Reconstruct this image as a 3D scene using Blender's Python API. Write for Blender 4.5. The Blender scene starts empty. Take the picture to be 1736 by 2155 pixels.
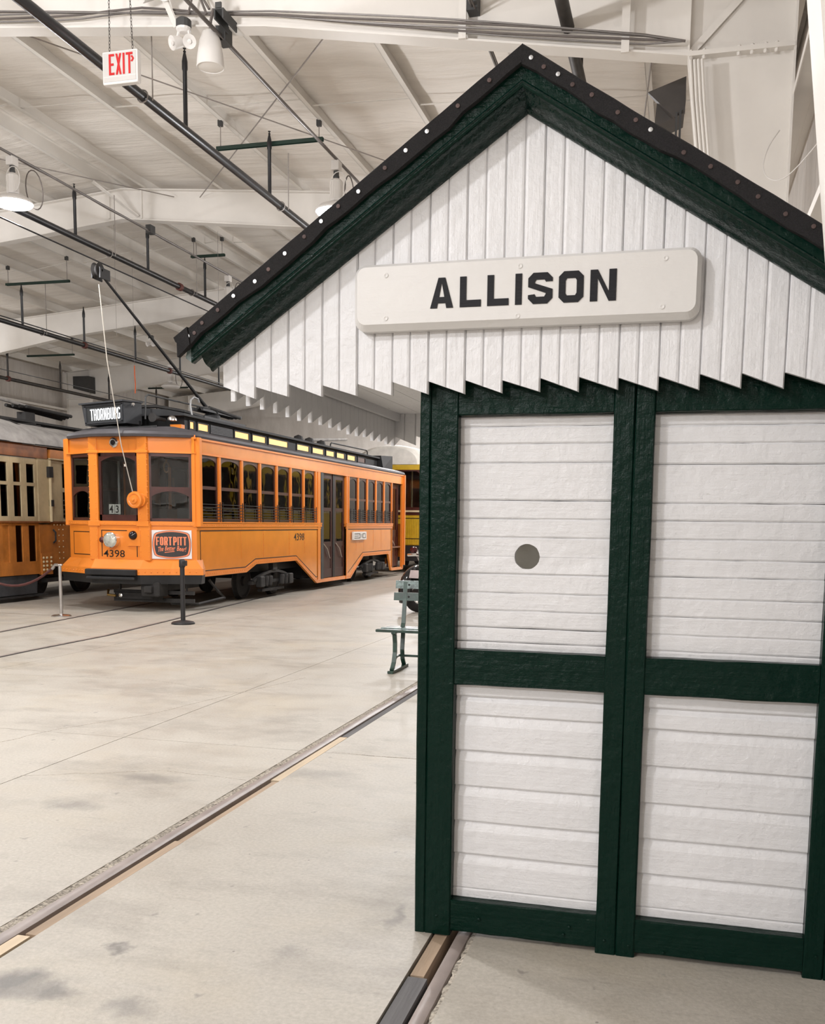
import bpy, bmesh, math, random
from mathutils import Vector, Matrix
random.seed(7)
SC = bpy.context.scene
COL = SC.collection
PI = math.pi

# ------------------------------------------------------------------ camera
FPX, PPX, PPY = 2065.3, 885.85, 1354.2
YAW, PITCH, ROLL, EYE = -0.25662, 0.12261, 0.01212, 1.52
def cam_axes():
    c, s = math.cos, math.sin
    B = Matrix(((1, 0, 0), (0, 0, -1), (0, 1, 0)))
    Yw = Matrix(((c(YAW), -s(YAW), 0), (s(YAW), c(YAW), 0), (0, 0, 1)))
    P = Matrix(((1, 0, 0), (0, c(PITCH), -s(PITCH)), (0, s(PITCH), c(PITCH))))
    R = Matrix(((c(ROLL), -s(ROLL), 0), (s(ROLL), c(ROLL), 0), (0, 0, 1)))
    return R @ P @ B @ Yw
R_ = cam_axes()
cam_data = bpy.data.cameras.new('camera')
cam = bpy.data.objects.new('camera', cam_data)
COL.objects.link(cam)
right, down, fwd = Vector(R_[0]), Vector(R_[1]), Vector(R_[2])
cam.matrix_world = Matrix(((right.x, -down.x, -fwd.x, 0), (right.y, -down.y, -fwd.y, 0), (right.z, -down.z, -fwd.z, EYE), (0, 0, 0, 1)))
cam_data.sensor_fit = 'VERTICAL'
cam_data.sensor_height = 24.0
cam_data.lens = FPX / 2155 * 24.0
cam_data.shift_x = -(PPX - 868) / 2155
cam_data.shift_y = (PPY - 1077.5) / 2155
cam_data.clip_start = 0.05
cam_data.clip_end = 200
SC.camera = cam

# ------------------------------------------------------------------ world, exposure
w = bpy.data.worlds.new('world'); SC.world = w; w.use_nodes = True
w.node_tree.nodes['Background'].inputs[0].default_value = (0.9, 0.95, 1, 1)
w.node_tree.nodes['Background'].inputs[1].default_value = 0.15
SC.view_settings.view_transform = 'Standard'
SC.view_settings.look = 'None'
SC.view_settings.gamma = 1
SC.view_settings.use_curve_mapping = False
SC.view_settings.exposure = -0.48
LAMP_POWER = 400.0
LAMP_COLOR = (0.98, 0.98, 1.0)

# ------------------------------------------------------------------ materials
def nodes(name):
    m = bpy.data.materials.new(name); m.use_nodes = True
    nt = m.node_tree; b = nt.nodes['Principled BSDF']
    return m, nt, b
def N(nt, t, **kw):
    n = nt.nodes.new(t)
    for k, v in kw.items():
        if k in n.inputs: n.inputs[k].default_value = v
        else: setattr(n, k, v)
    return n
def L(nt, a, b): nt.links.new(a, b)
def coords(nt, scale=(1, 1, 1)):
    t = N(nt, 'ShaderNodeTexCoord'); mp = N(nt, 'ShaderNodeMapping')
    mp.inputs['Scale'].default_value = scale
    L(nt, t.outputs['Object'], mp.inputs['Vector'])
    return mp.outputs['Vector']
def noise(nt, vec, scale, detail=4, rough=.55):
    n = N(nt, 'ShaderNodeTexNoise'); n.inputs['Scale'].default_value = scale
    n.inputs['Detail'].default_value = detail; n.inputs['Roughness'].default_value = rough
    L(nt, vec, n.inputs['Vector']); return n.outputs['Fac']
def ramp(nt, fac, stops):
    r = N(nt, 'ShaderNodeValToRGB'); e = r.color_ramp.elements
    e[0].position, e[0].color = stops[0][0], (*stops[0][1], 1)
    e[1].position, e[1].color = stops[-1][0], (*stops[-1][1], 1)
    for p, c in stops[1:-1]:
        x = e.new(p); x.color = (*c, 1)
    L(nt, fac, r.inputs['Fac']); return r.outputs['Color']
def mixc(nt, fac, a, b, mode='MIX'):
    n = N(nt, 'ShaderNodeMix', data_type='RGBA', blend_type=mode)
    if isinstance(fac, float): n.inputs[0].default_value = fac
    else: L(nt, fac, n.inputs[0])
    for s, v in ((6, a), (7, b)):
        if isinstance(v, tuple): n.inputs[s].default_value = (*v, 1)
        else: L(nt, v, n.inputs[s])
    return n.outputs[2]
def add_bump(nt, b, height, strength, dist, prev=None):
    bp = N(nt, 'ShaderNodeBump'); bp.inputs['Strength'].default_value = strength; bp.inputs['Distance'].default_value = dist
    L(nt, height, bp.inputs['Height'])
    if prev is not None: L(nt, prev, bp.inputs['Normal'])
    L(nt, bp.outputs['Normal'], b.inputs['Normal']); return bp.outputs['Normal']
def mat(name, col, rough=.5, metal=0., var=.12, scale=6., bump=0., bscale=40., stretch=(1, 1, 1), coat=0., spec=.5):
    m, nt, b = nodes(name)
    v = coords(nt, stretch)
    f = noise(nt, v, scale)
    lo = tuple(c * (1 - var) for c in col); hi = tuple(min(1, c * (1 + var)) for c in col)
    L(nt, ramp(nt, f, [(.3, lo), (.7, hi)]), b.inputs['Base Color'])
    b.inputs['Roughness'].default_value = rough; b.inputs['Metallic'].default_value = metal
    b.inputs['Coat Weight'].default_value = coat; b.inputs['Coat Roughness'].default_value = .12
    b.inputs['Specular IOR Level'].default_value = spec
    if bump: add_bump(nt, b, noise(nt, v, bscale, 6, .6), bump, .004)
    return m
def emit(name, col, strength):
    m, nt, b = nodes(name)
    b.inputs['Base Color'].default_value = (*[c * .5 for c in col], 1)
    b.inputs['Emission Color'].default_value = (*col, 1); b.inputs['Emission Strength'].default_value = strength
    return m
def glass(name, tint=(.9, .93, .93), refl=1.0, ior=1.5):
    m, nt, b = nodes(name)
    nt.nodes.remove(b)
    out = nt.nodes['Material Output']
    tr = N(nt, 'ShaderNodeBsdfTransparent'); tr.inputs[0].default_value = (*tint, 1)
    gl = N(nt, 'ShaderNodeBsdfGlossy'); gl.inputs['Roughness'].default_value = .015
    v = coords(nt); add = N(nt, 'ShaderNodeBump'); add.inputs['Strength'].default_value = .12; add.inputs['Distance'].default_value = .02
    L(nt, noise(nt, v, 2.2, 2), add.inputs['Height']); L(nt, add.outputs[0], gl.inputs['Normal'])
    fr = N(nt, 'ShaderNodeFresnel'); fr.inputs['IOR'].default_value = ior
    mx = N(nt, 'ShaderNodeMixShader')
    L(nt, fr.outputs[0], mx.inputs[0]); L(nt, tr.outputs[0], mx.inputs[1]); L(nt, gl.outputs[0], mx.inputs[2])
    L(nt, mx.outputs[0], out.inputs['Surface'])
    return m
def painted_wood(name, col, stretch, rough, chips=None, bump=.5, grain=55.):
    # brushed gloss paint over old boards: long grain, blobs and cracks
    m, nt, b = nodes(name)
    v = coords(nt, stretch); v1 = coords(nt)
    g = noise(nt, v, grain, 6, .65); blob = noise(nt, v1, 38., 3, .5); big = noise(nt, v1, 3.0, 3)
    c = ramp(nt, big, [(.3, tuple(x * .95 for x in col)), (.7, col)])
    if chips:
        cr = noise(nt, v, grain * .55, 5, .7)
        msk = ramp(nt, cr, [(.705, (0, 0, 0)), (.74, (1, 1, 1))])
        c = mixc(nt, msk, c, chips)
    L(nt, c, b.inputs['Base Color'])
    b.inputs['Roughness'].default_value = rough; b.inputs['Specular IOR Level'].default_value = .5 if col[0] > .1 else .14
    n1 = add_bump(nt, b, g, bump * .55, .006)
    n2 = add_bump(nt, b, noise(nt, v, grain * .3, 5, .65), bump * .8, .010, n1)
    n3 = add_bump(nt, b, noise(nt, v1, 22., 5, .6), min(1, bump * 1.1), .009, n2)
    add_bump(nt, b, blob, bump * .6, .005, n3)
    return m

M = {}
WHITE = (.735, .73, .738)
M['white_v'] = painted_wood('white_paint_vertical_grain', WHITE, (1, 1, .07), .38, (.25, .23, .2), .45)
M['white_h'] = painted_wood('white_paint_horizontal_grain', WHITE, (.07, 1, 1), .42, (.35, .33, .3), .5)
M['white_y'] = painted_wood('white_paint_lengthwise_grain', WHITE, (1, .07, 1), .42, (.3, .28, .25), .4)
M['sign_white'] = painted_wood('sign_paint', (.69, .672, .65), (.07, 1, 1), .4, None, .15)
M['green_v'] = painted_wood('green_paint_vertical_grain', (.0016, .0150, .0098), (1, 1, .07), .26, None, .6)
M['green_h'] = painted_wood('green_paint_horizontal_grain', (.0016, .0150, .0098), (.07, 1, 1), .26, None, .6)
def glossy_green():
    m, nt, b = nodes('thick_gloss_green_paint')
    b.inputs['Base Color'].default_value = (.0014, .0135, .0098, 1)
    b.inputs['Roughness'].default_value = .09; b.inputs['Specular IOR Level'].default_value = .3
    v = coords(nt)
    n1 = add_bump(nt, b, noise(nt, v, 40., 3, .5), .75, .011)
    add_bump(nt, b, noise(nt, coords(nt, (.3, 1, .6)), 120., 2, .5), .4, .003, n1)
    return m
M['green_gloss'] = glossy_green()
M['letter_black'] = mat('black_letter_paint', (.015, .015, .018), .55, bump=.6, bscale=90, stretch=(.08, 1, 1), spec=.2)
M['felt'] = mat('mineral_roofing_felt', (.013, .012, .013), .95, var=.5, scale=260, bump=1.0, bscale=330)
M['nail'] = mat('galvanised_nail_cap', (.5, .5, .5), .4, .8, .3)
M['nail_rust'] = mat('rusty_nail_cap', (.09, .06, .055), .6, .5, .3)
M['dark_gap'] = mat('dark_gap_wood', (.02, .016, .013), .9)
M['inside'] = mat('dusty_interior_board', (.27, .255, .22), .8, bump=.3)
M['steel_white'] = mat('white_painted_steel', (.78, .745, .70), .55, var=.05, scale=1.5, bump=.08, bscale=9)
M['purlin'] = mat('white_painted_purlin', (.70, .665, .615), .6, var=.05, scale=1.2)
M['rod'] = mat('bare_steel_rod', (.3, .27, .25), .5, .3)
M['pipe_black'] = mat('black_pipe', (.012, .012, .014), .35, var=.4, scale=3, bump=.1)
M['pipe_brown'] = mat('brown_black_pipe', (.022, .017, .014), .5, var=.5, scale=9)
M['coupling'] = mat('red_oxide_coupling', (.12, .03, .022), .6)
M['strut_green'] = mat('dark_green_strut', (.008, .03, .02), .5)
M['conduit'] = mat('grey_conduit', (.16, .145, .135), .45, .4)
M['cable'] = mat('brown_grey_cable', (.13, .11, .10), .7)
M['white_plastic'] = mat('white_plastic', (.72, .69, .66), .45, var=.04)
M['grey_box'] = mat('dark_grey_box', (.05, .05, .05), .6)
M['lens'] = emit('lamp_lens_glow', (1, .98, .96), 45.0)
M['exit_face'] = emit('exit_sign_face', (1, .95, .9), .05)
M['exit_red'] = emit('exit_sign_red', (.9, .02, .02), .12)
M['chain'] = mat('dark_chain', (.1, .09, .085), .5, .6)
M['heater'] = mat('brown_heater_enamel', (.06, .052, .047), .5)
M['orange'] = mat('orange_coach_enamel', (.80, .235, .026), .3, var=.06, scale=1.5, bump=.04, bscale=5, coat=.5)
M['orange_sheet'] = mat('orange_side_enamel', (.78, .25, .024), .25, var=.08, scale=2.5, bump=.10, bscale=3.5, coat=.6)
M['maroon'] = mat('maroon_varnish', (.055, .012, .008), .35, var=.3, coat=.3)
M['door_maroon'] = mat('dark_maroon_door', (.035, .005, .005), .4, var=.3)
M['roof_black'] = mat('black_roof_canvas', (.015, .015, .016), .7, bump=.2)
M['roof_grey'] = mat('dark_grey_roof_edge', (.06, .055, .06), .55)
M['iron'] = mat('black_iron', (.010, .010, .011), .55, var=.4)
M['iron_dusty'] = mat('dusty_truck_iron', (.019, .017, .016), .7, var=.5)
M['line_black'] = mat('black_lining_paint', (.012, .008, .006), .4)
M['chrome'] = mat('polished_chrome', (.8, .8, .8), .12, 1., .05)
M['steel'] = mat('brushed_stainless', (.55, .53, .52), .28, 1., .1)
M['brass'] = mat('aged_brass', (.5, .33, .12), .35, 1.)
M['lens_clear'] = mat('headlight_glass', (.55, .56, .5), .1, .3, .3, 14, bump=.4, bscale=18)
M['lens_red'] = mat('dark_red_lens', (.06, .006, .006), .1)
M['lens_dark'] = mat('black_glass_lens', (.008, .006, .008), .06)
M['glass'] = glass('window_glass', (.86, .88, .87), ior=1.5)
M['glass_dark'] = glass('old_window_glass', (.55, .5, .48), ior=1.6)
M['interior'] = mat('car_interior_brown', (.2, .10, .065), .5, var=.3)
M['ceiling_red'] = mat('car_interior_ceiling', (.16, .05, .03), .35, var=.3)
M['strap'] = mat('leather_strap', (.24, .12, .05), .6)
M['grey_pole'] = mat('grey_stanchion', (.3, .3, .3), .4, .3)
M['clerestory'] = emit('lit_clerestory_pane', (1, .62, .22), 1.25)
M['roll_black'] = mat('sign_box_black', (.03, .032, .036), .45)
M['roll_face'] = mat('roll_sign_black', (.025, .027, .028), .4)
M['letter_lit'] = emit('backlit_letter', (.95, .97, 1), 1.1)
M['paper'] = mat('white_card', (.75, .72, .68), .6, var=.03)
M['ad_orange'] = mat('advert_salmon_print', (.85, .24, .11), .5, var=.03)
M['ad_white'] = mat('advert_white_card', (.78, .75, .76), .5, var=.02)
M['ad_black'] = mat('advert_charcoal_print', (.032, .028, .028), .5, var=.1)
M['cream'] = mat('faded_cream_paint', (.50, .40, .24), .55, var=.2, scale=3, bump=.15)
M['faded_orange'] = mat('faded_orange_paint', (.42, .145, .024), .5, var=.3, scale=3, bump=.15)
M['faded_dark'] = mat('faded_orange_roof_band', (.22, .075, .02), .5, var=.3)
M['plate_pink'] = mat('pale_pink_plate', (.42, .34, .33), .5)
M['canvas'] = mat('weathered_grey_canvas_roof', (.33, .31, .29), .75, var=.25, scale=4, bump=.25, bscale=14)
M['canvas_white'] = mat('white_canvas_roof', (.62, .59, .54), .75, var=.12, scale=5, bump=.2, bscale=16)
M['yellow'] = mat('yellow_coach_paint', (.52, .33, .018), .35, var=.1, coat=.3)
M['cream_line'] = mat('cream_belt_moulding', (.6, .5, .32), .5)
M['rope'] = mat('velvet_rope', (.085, .026, .022), .9, bump=.5, bscale=120)
M['cord'] = mat('pale_trolley_cord', (.45, .41, .35), .8)
M['cord_orange'] = mat('orange_ribbon', (.75, .14, .03), .7)
M['stanchion_black'] = mat('black_stanchion_plastic', (.015, .014, .015), .5)
M['bench_green'] = mat('worn_green_bench_paint', (.010, .036, .025), .35, var=.35, scale=16, bump=.3, coat=.3)
M['bench_worn_glare'] = mat('scuffed_green_paint_and_glare', (.11, .15, .14), .35, var=.8, scale=25, bump=.3)  # worn paint; one seat slat uses it as painted glare
M['rubber'] = mat('tyre_rubber', (.016, .015, .015), .8, bump=.6, bscale=70)
M['gloss_black'] = mat('gloss_black_enamel', (.006, .006, .007), .08, coat=.6)
M['rail'] = mat('worn_brown_rail', (.27, .225, .205), .4, .0, .2, 5, bump=.15)
M['plank_new'] = mat('pale_new_plank', (.55, .44, .31), .75, var=.2, scale=9, bump=.4, stretch=(1, .08, 1))
M['plank_brown'] = mat('brown_plank', (.37, .27, .185), .8, var=.35, scale=9, bump=.6, stretch=(1, .08, 1))
M['plank_grey'] = mat('grey_weathered_plank', (.12, .115, .115), .85, var=.35, scale=12, bump=.7, stretch=(1, .06, 1))
M['grit'] = mat('broken_concrete_edge', (.36, .32, .265), .95, var=.65, scale=75, bump=1., bscale=110)
M['pit'] = mat('dark_track_pit', (.012, .010, .009), .95)
M['skirt_grey'] = mat('grey_step_apron', (.04, .042, .046), .6, var=.3)

STAINS = [(5.93, -9.36, 1, 1, .13, .8), (6.1, -9.4, 1, 1.3, .12, .7), (5.05, -6.93, .6, 1.6, .17, .45), (4.92, -7.55, .7, 1.5, .15, .4), (6.1, -9.03, 1.4, 1.4, .06, .7), (6.99, -8.48, 2.2, .8, .10, .45), (6.4, -9.42, 1, 1.2, .11, .5), (5.6, -8.9, 1.3, 1.3, .05, .5), (6.72, -8.9, 1.2, 1.2, .1, .3), (5.9, -6.55, .6, 1.5, .22, .3)]
def concrete():
    m, nt, b = nodes('polished_concrete')
    v = coords(nt)
    big = noise(nt, v, .42, 5, .6); mid = noise(nt, v, 2.3, 7, .68); fine = noise(nt, v, 60., 4, .65)
    c = ramp(nt, big, [(.35, (.36, .325, .275)), (.65, (.45, .412, .355))])
    c = mixc(nt, .5, c, ramp(nt, mid, [(.3, (.30, .268, .222)), (.48, (.405, .37, .318)), (.7, (.48, .446, .392))]))
    c = mixc(nt, .22, c, ramp(nt, fine, [(.32, (.22, .195, .16)), (.68, (.66, .62, .55))]))
    c = mixc(nt, ramp(nt, noise(nt, v, .8, 5, .65), [(.5, (0, 0, 0)), (.75, (.5, .5, .5))]), c, (.47, .40, .29))
    # broad dirt, oily patches, scuffs and small dark spots: wear that belongs to the slab
    s1 = noise(nt, coords(nt, (1, 1.7, 1)), .9, 8, .74)
    c = mixc(nt, ramp(nt, s1, [(.50, (0, 0, 0)), (.70, (.6, .6, .6))]), c, (.21, .185, .155))
    s2 = noise(nt, coords(nt, (1.4, 1, 1)), 6.5, 3, .55)
    c = mixc(nt, ramp(nt, s2, [(.685, (0, 0, 0)), (.73, (.5, .5, .5))]), c, (.16, .145, .13))
    s4 = noise(nt, v, 24., 2, .5)
    c = mixc(nt, ramp(nt, s4, [(.75, (0, 0, 0)), (.78, (.6, .6, .6))]), c, (.07, .062, .055))
    s3 = noise(nt, coords(nt, (.25, 2.2, 1)), 9., 5, .62)
    c = mixc(nt, ramp(nt, s3, [(.62, (0, 0, 0)), (.72, (.35, .35, .35))]), c, (.23, .205, .18))
    # individual grease marks with ragged outlines
    wob = N(nt, 'ShaderNodeTexNoise'); wob.inputs['Scale'].default_value = 9.; wob.inputs['Detail'].default_value = 6
    L(nt, v, wob.inputs['Vector'])
    wv_ = N(nt, 'ShaderNodeVectorMath', operation='MULTIPLY_ADD'); L(nt, wob.outputs['Color'], wv_.inputs[0]); wv_.inputs[1].default_value = (.22, .22, 0); L(nt, v, wv_.inputs[2])
    for px, py, sx, sy, rad, dk in STAINS:
        mp = N(nt, 'ShaderNodeMapping'); mp.inputs['Location'].default_value = (-(px + .11) * sx, -(py + .11) * sy, 0); mp.inputs['Scale'].default_value = (sx, sy, 0); L(nt, wv_.outputs[0], mp.inputs['Vector'])
        ln_ = N(nt, 'ShaderNodeVectorMath', operation='LENGTH'); L(nt, mp.outputs[0], ln_.inputs[0])
        c = mixc(nt, ramp(nt, ln_.outputs['Value'], [(rad * .25, (dk, dk, dk)), (rad, (0, 0, 0))]), c, (.10, .092, .085))
    L(nt, c, b.inputs['Base Color'])
    L(nt, ramp(nt, mid, [(.3, (.40, .40, .40)), (.7, (.6, .6, .6))]), b.inputs['Roughness'])
    n1 = add_bump(nt, b, noise(nt, v, 26., 6, .65), .3, .006)
    add_bump(nt, b, noise(nt, v, 2.6, 3, .5), .3, .02, n1)
    return m
M['concrete'] = concrete()
def blanket():
    m, nt, b = nodes('vinyl_faced_insulation_blanket')
    v = coords(nt, (.22, 1.6, 1)); v1 = coords(nt)
    w1 = noise(nt, v, 2.6, 6, .62)
    L(nt, ramp(nt, w1, [(.3, (.74, .69, .63)), (.62, (.83, .78, .72))]), b.inputs['Base Color'])
    b.inputs['Roughness'].default_value = .6
    n1 = add_bump(nt, b, w1, .75, .07)
    add_bump(nt, b, noise(nt, coords(nt, (.5, 2.4, 1)), 5., 5, .6), .5, .02, n1)
    return m
M['blanket'] = blanket()
def wall_blanket():
    m, nt, b = nodes('wall_insulation')
    v = coords(nt, (1, 3.0, .35))
    w1 = noise(nt, v, 2.2, 5, .6)
    L(nt, ramp(nt, w1, [(.3, (.50, .46, .42)), (.65, (.60, .56, .52))]), b.inputs['Base Color'])
    b.inputs['Roughness'].default_value = .65
    add_bump(nt, b, w1, .6, .05)
    return m
M['wall_blanket'] = wall_blanket()

# ------------------------------------------------------------------ mesh helpers
class MB:
    def __init__(s): s.v = []; s.f = []
    def add(s, vs, fs):
        n = len(s.v); s.v += [tuple(p) for p in vs]; s.f += [tuple(i + n for i in f) for f in fs]; return s
    def hexa(s, p):  # 4 bottom, 4 top
        return s.add(p, [(0, 3, 2, 1), (4, 5, 6, 7), (0, 1, 5, 4), (1, 2, 6, 5), (2, 3, 7, 6), (3, 0, 4, 7)])
    def box(s, x0, x1, y0, y1, z0, z1):
        return s.hexa([(x0, y0, z0), (x1, y0, z0), (x1, y1, z0), (x0, y1, z0), (x0, y0, z1), (x1, y0, z1), (x1, y1, z1), (x0, y1, z1)])
    def cbox(s, x0, x1, y0, y1, z0, z1, c):  # box with chamfered vertical and horizontal front edges
        r = lambda d, z: [(x0 + d, y0, z), (x1 - d, y0, z), (x1, y0 + d, z), (x1, y1 - d, z), (x1 - d, y1, z), (x0 + d, y1, z), (x0, y1 - d, z), (x0, y0 + d, z)]
        def inset(z):
            return [(x0 + 2 * c, y0 + c, z), (x1 - 2 * c, y0 + c, z), (x1 - c, y0 + 2 * c, z), (x1 - c, y1 - 2 * c, z), (x1 - 2 * c, y1 - c, z), (x0 + 2 * c, y1 - c, z), (x0 + c, y1 - 2 * c, z), (x0 + c, y0 + 2 * c, z)]
        return s.loft([inset(z0), r(c, z0 + c), r(c, z1 - c), inset(z1)])
    def loft(s, rings, cap=True, closed=True):
        n = len(rings[0]); base = len(s.v)
        for r in rings: s.v += [tuple(p) for p in r]
        for k in range(len(rings) - 1):
            for i in range(n if closed else n - 1):
                j = (i + 1) % n
                s.f.append((base + k * n + i, base + k * n + j, base + (k + 1) * n + j, base + (k + 1) * n + i))
        if cap and closed:
            s.f.append(tuple(base + i for i in range(n - 1, -1, -1)))
            s.f.append(tuple(base + (len(rings) - 1) * n + i for i in range(n)))
        return s
    def prism(s, poly, plane, a, b):
        if plane == 'XZ': r = lambda t: [(p[0], t, p[1]) for p in poly]
        elif plane == 'YZ': r = lambda t: [(t, p[0], p[1]) for p in poly]
        else: r = lambda t: [(p[0], p[1], t) for p in poly]
        return s.loft([r(a), r(b)])
    def tube(s, pts, r, n=6, closed=False):
        P = [Vector(p) for p in pts]; rings = []; up = None
        m = len(P)
        for i in range(m):
            a = P[(i - 1) % m] if (closed or i) else P[i]; b = P[(i + 1) % m] if (closed or i < m - 1) else P[i]
            d = (b - a).normalized()
            if up is None:
                up = Vector((0, 0, 1)) if abs(d.z) < .9 else Vector((1, 0, 0))
            u = up - d * up.dot(d)
            u = u.normalized() if u.length > 1e-5 else d.orthogonal().normalized()
            up = u; v = d.cross(u)
            rr = r[i] if isinstance(r, (list, tuple)) else r
            rings.append([P[i] + (u * math.cos(2 * PI * k / n) + v * math.sin(2 * PI * k / n)) * rr for k in range(n)])
        if closed: rings.append(rings[0]); return s.loft(rings, cap=False)
        return s.loft(rings)
    def lathe(s, prof, o, axis=(0, 0, 1), n=16):
        o = Vector(o); d = Vector(axis).normalized(); u = d.orthogonal().normalized(); v = d.cross(u)
        return s.loft([[o + d * h + (u * math.cos(2 * PI * k / n) + v * math.sin(2 * PI * k / n)) * max(r, 1e-4) for k in range(n)] for r, h in prof])
    def beam(s, p0, p1, wd, ht, up=(0, 0, 1)):
        a, b = Vector(p0), Vector(p1); d = (b - a).normalized(); u = Vector(up); u = (u - d * u.dot(d)).normalized(); v = d.cross(u)
        c = lambda q: [q - v * wd / 2 - u * ht / 2, q + v * wd / 2 - u * ht / 2, q + v * wd / 2 + u * ht / 2, q - v * wd / 2 + u * ht / 2]
        return s.loft([c(a), c(b)])
    def dome(s, o, axis, r, h, n=6):
        return s.lathe([(r, 0), (r * .75, h * .7), (0.0, h)], o, axis, n)
    def frame(s, plane, t0, t1, a0, a1, b0, b1, wd, wtop=None, wbot=None):
        wt = wtop or wd; wb = wbot or wd
        for q in ((a0, a0 + wd, b0, b1), (a1 - wd, a1, b0, b1), (a0 + wd, a1 - wd, b0, b0 + wb), (a0 + wd, a1 - wd, b1 - wt, b1)):
            if plane == 'YZ': s.box(t0, t1, q[0], q[1], q[2], q[3])
            else: s.box(q[0], q[1], t0, t1, q[2], q[3])
        return s
ROOTPOS = {}
def thing(name, label, cat, loc, group=None, kind=None):
    o = bpy.data.objects.new(name, None); COL.objects.link(o); o.location = loc; o.empty_display_size = .1
    if kind: o['kind'] = kind
    if label: o['label'] = label
    if cat: o['category'] = cat
    if group: o['group'] = group
    ROOTPOS[o.name] = Vector(loc); return o
def part(name, mb, material, root, label=None, smooth=False, kind=None):
    off = ROOTPOS[root.name]
    me = bpy.data.meshes.new(name)
    me.from_pydata([(p[0] - off.x, p[1] - off.y, p[2] - off.z) for p in mb.v], [], mb.f)
    fix(me, smooth)
    o = bpy.data.objects.new(name, me); COL.objects.link(o); o.parent = root
    if material: me.materials.append(material)
    if label: o['label'] = label
    if kind: o['kind'] = kind
    ROOTPOS[o.name] = off
    return o
def fix(me, smooth):
    bm = bmesh.new(); bm.from_mesh(me); bmesh.ops.recalc_face_normals(bm, faces=bm.faces); bm.to_mesh(me); bm.free()
    if smooth:
        for p in me.polygons: p.use_smooth = True
        me.set_sharp_from_angle(angle=math.radians(38))
def solo(name, mb, material, label=None, cat=None, group=None, kind=None, smooth=False):
    xs = [p[0] for p in mb.v]; ys = [p[1] for p in mb.v]; zs = [p[2] for p in mb.v]
    c = Vector(((min(xs) + max(xs)) / 2, (min(ys) + max(ys)) / 2, min(zs)))
    me = bpy.data.meshes.new(name)
    me.from_pydata([(p[0] - c.x, p[1] - c.y, p[2] - c.z) for p in mb.v], [], mb.f)
    fix(me, smooth)
    o = bpy.data.objects.new(name, me); COL.objects.link(o); o.location = c; me.materials.append(material)
    if label: o['label'] = label
    if cat: o['category'] = cat
    if group: o['group'] = group
    if kind: o['kind'] = kind
    ROOTPOS[o.name] = c
    return o
def copy_tree(o, parent=None, d=None):
    c = o.copy(); COL.objects.link(c)
    if parent is not None: c.parent = parent
    elif d is not None: c.location = o.location + Vector(d)
    for ch in o.children: copy_tree(ch, c)
    return c
def arc(cx, cy, r, a0, a1, n):
    return [(cx + r * math.cos(a0 + (a1 - a0) * i / n), cy + r * math.sin(a0 + (a1 - a0) * i / n)) for i in range(n + 1)]

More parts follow.
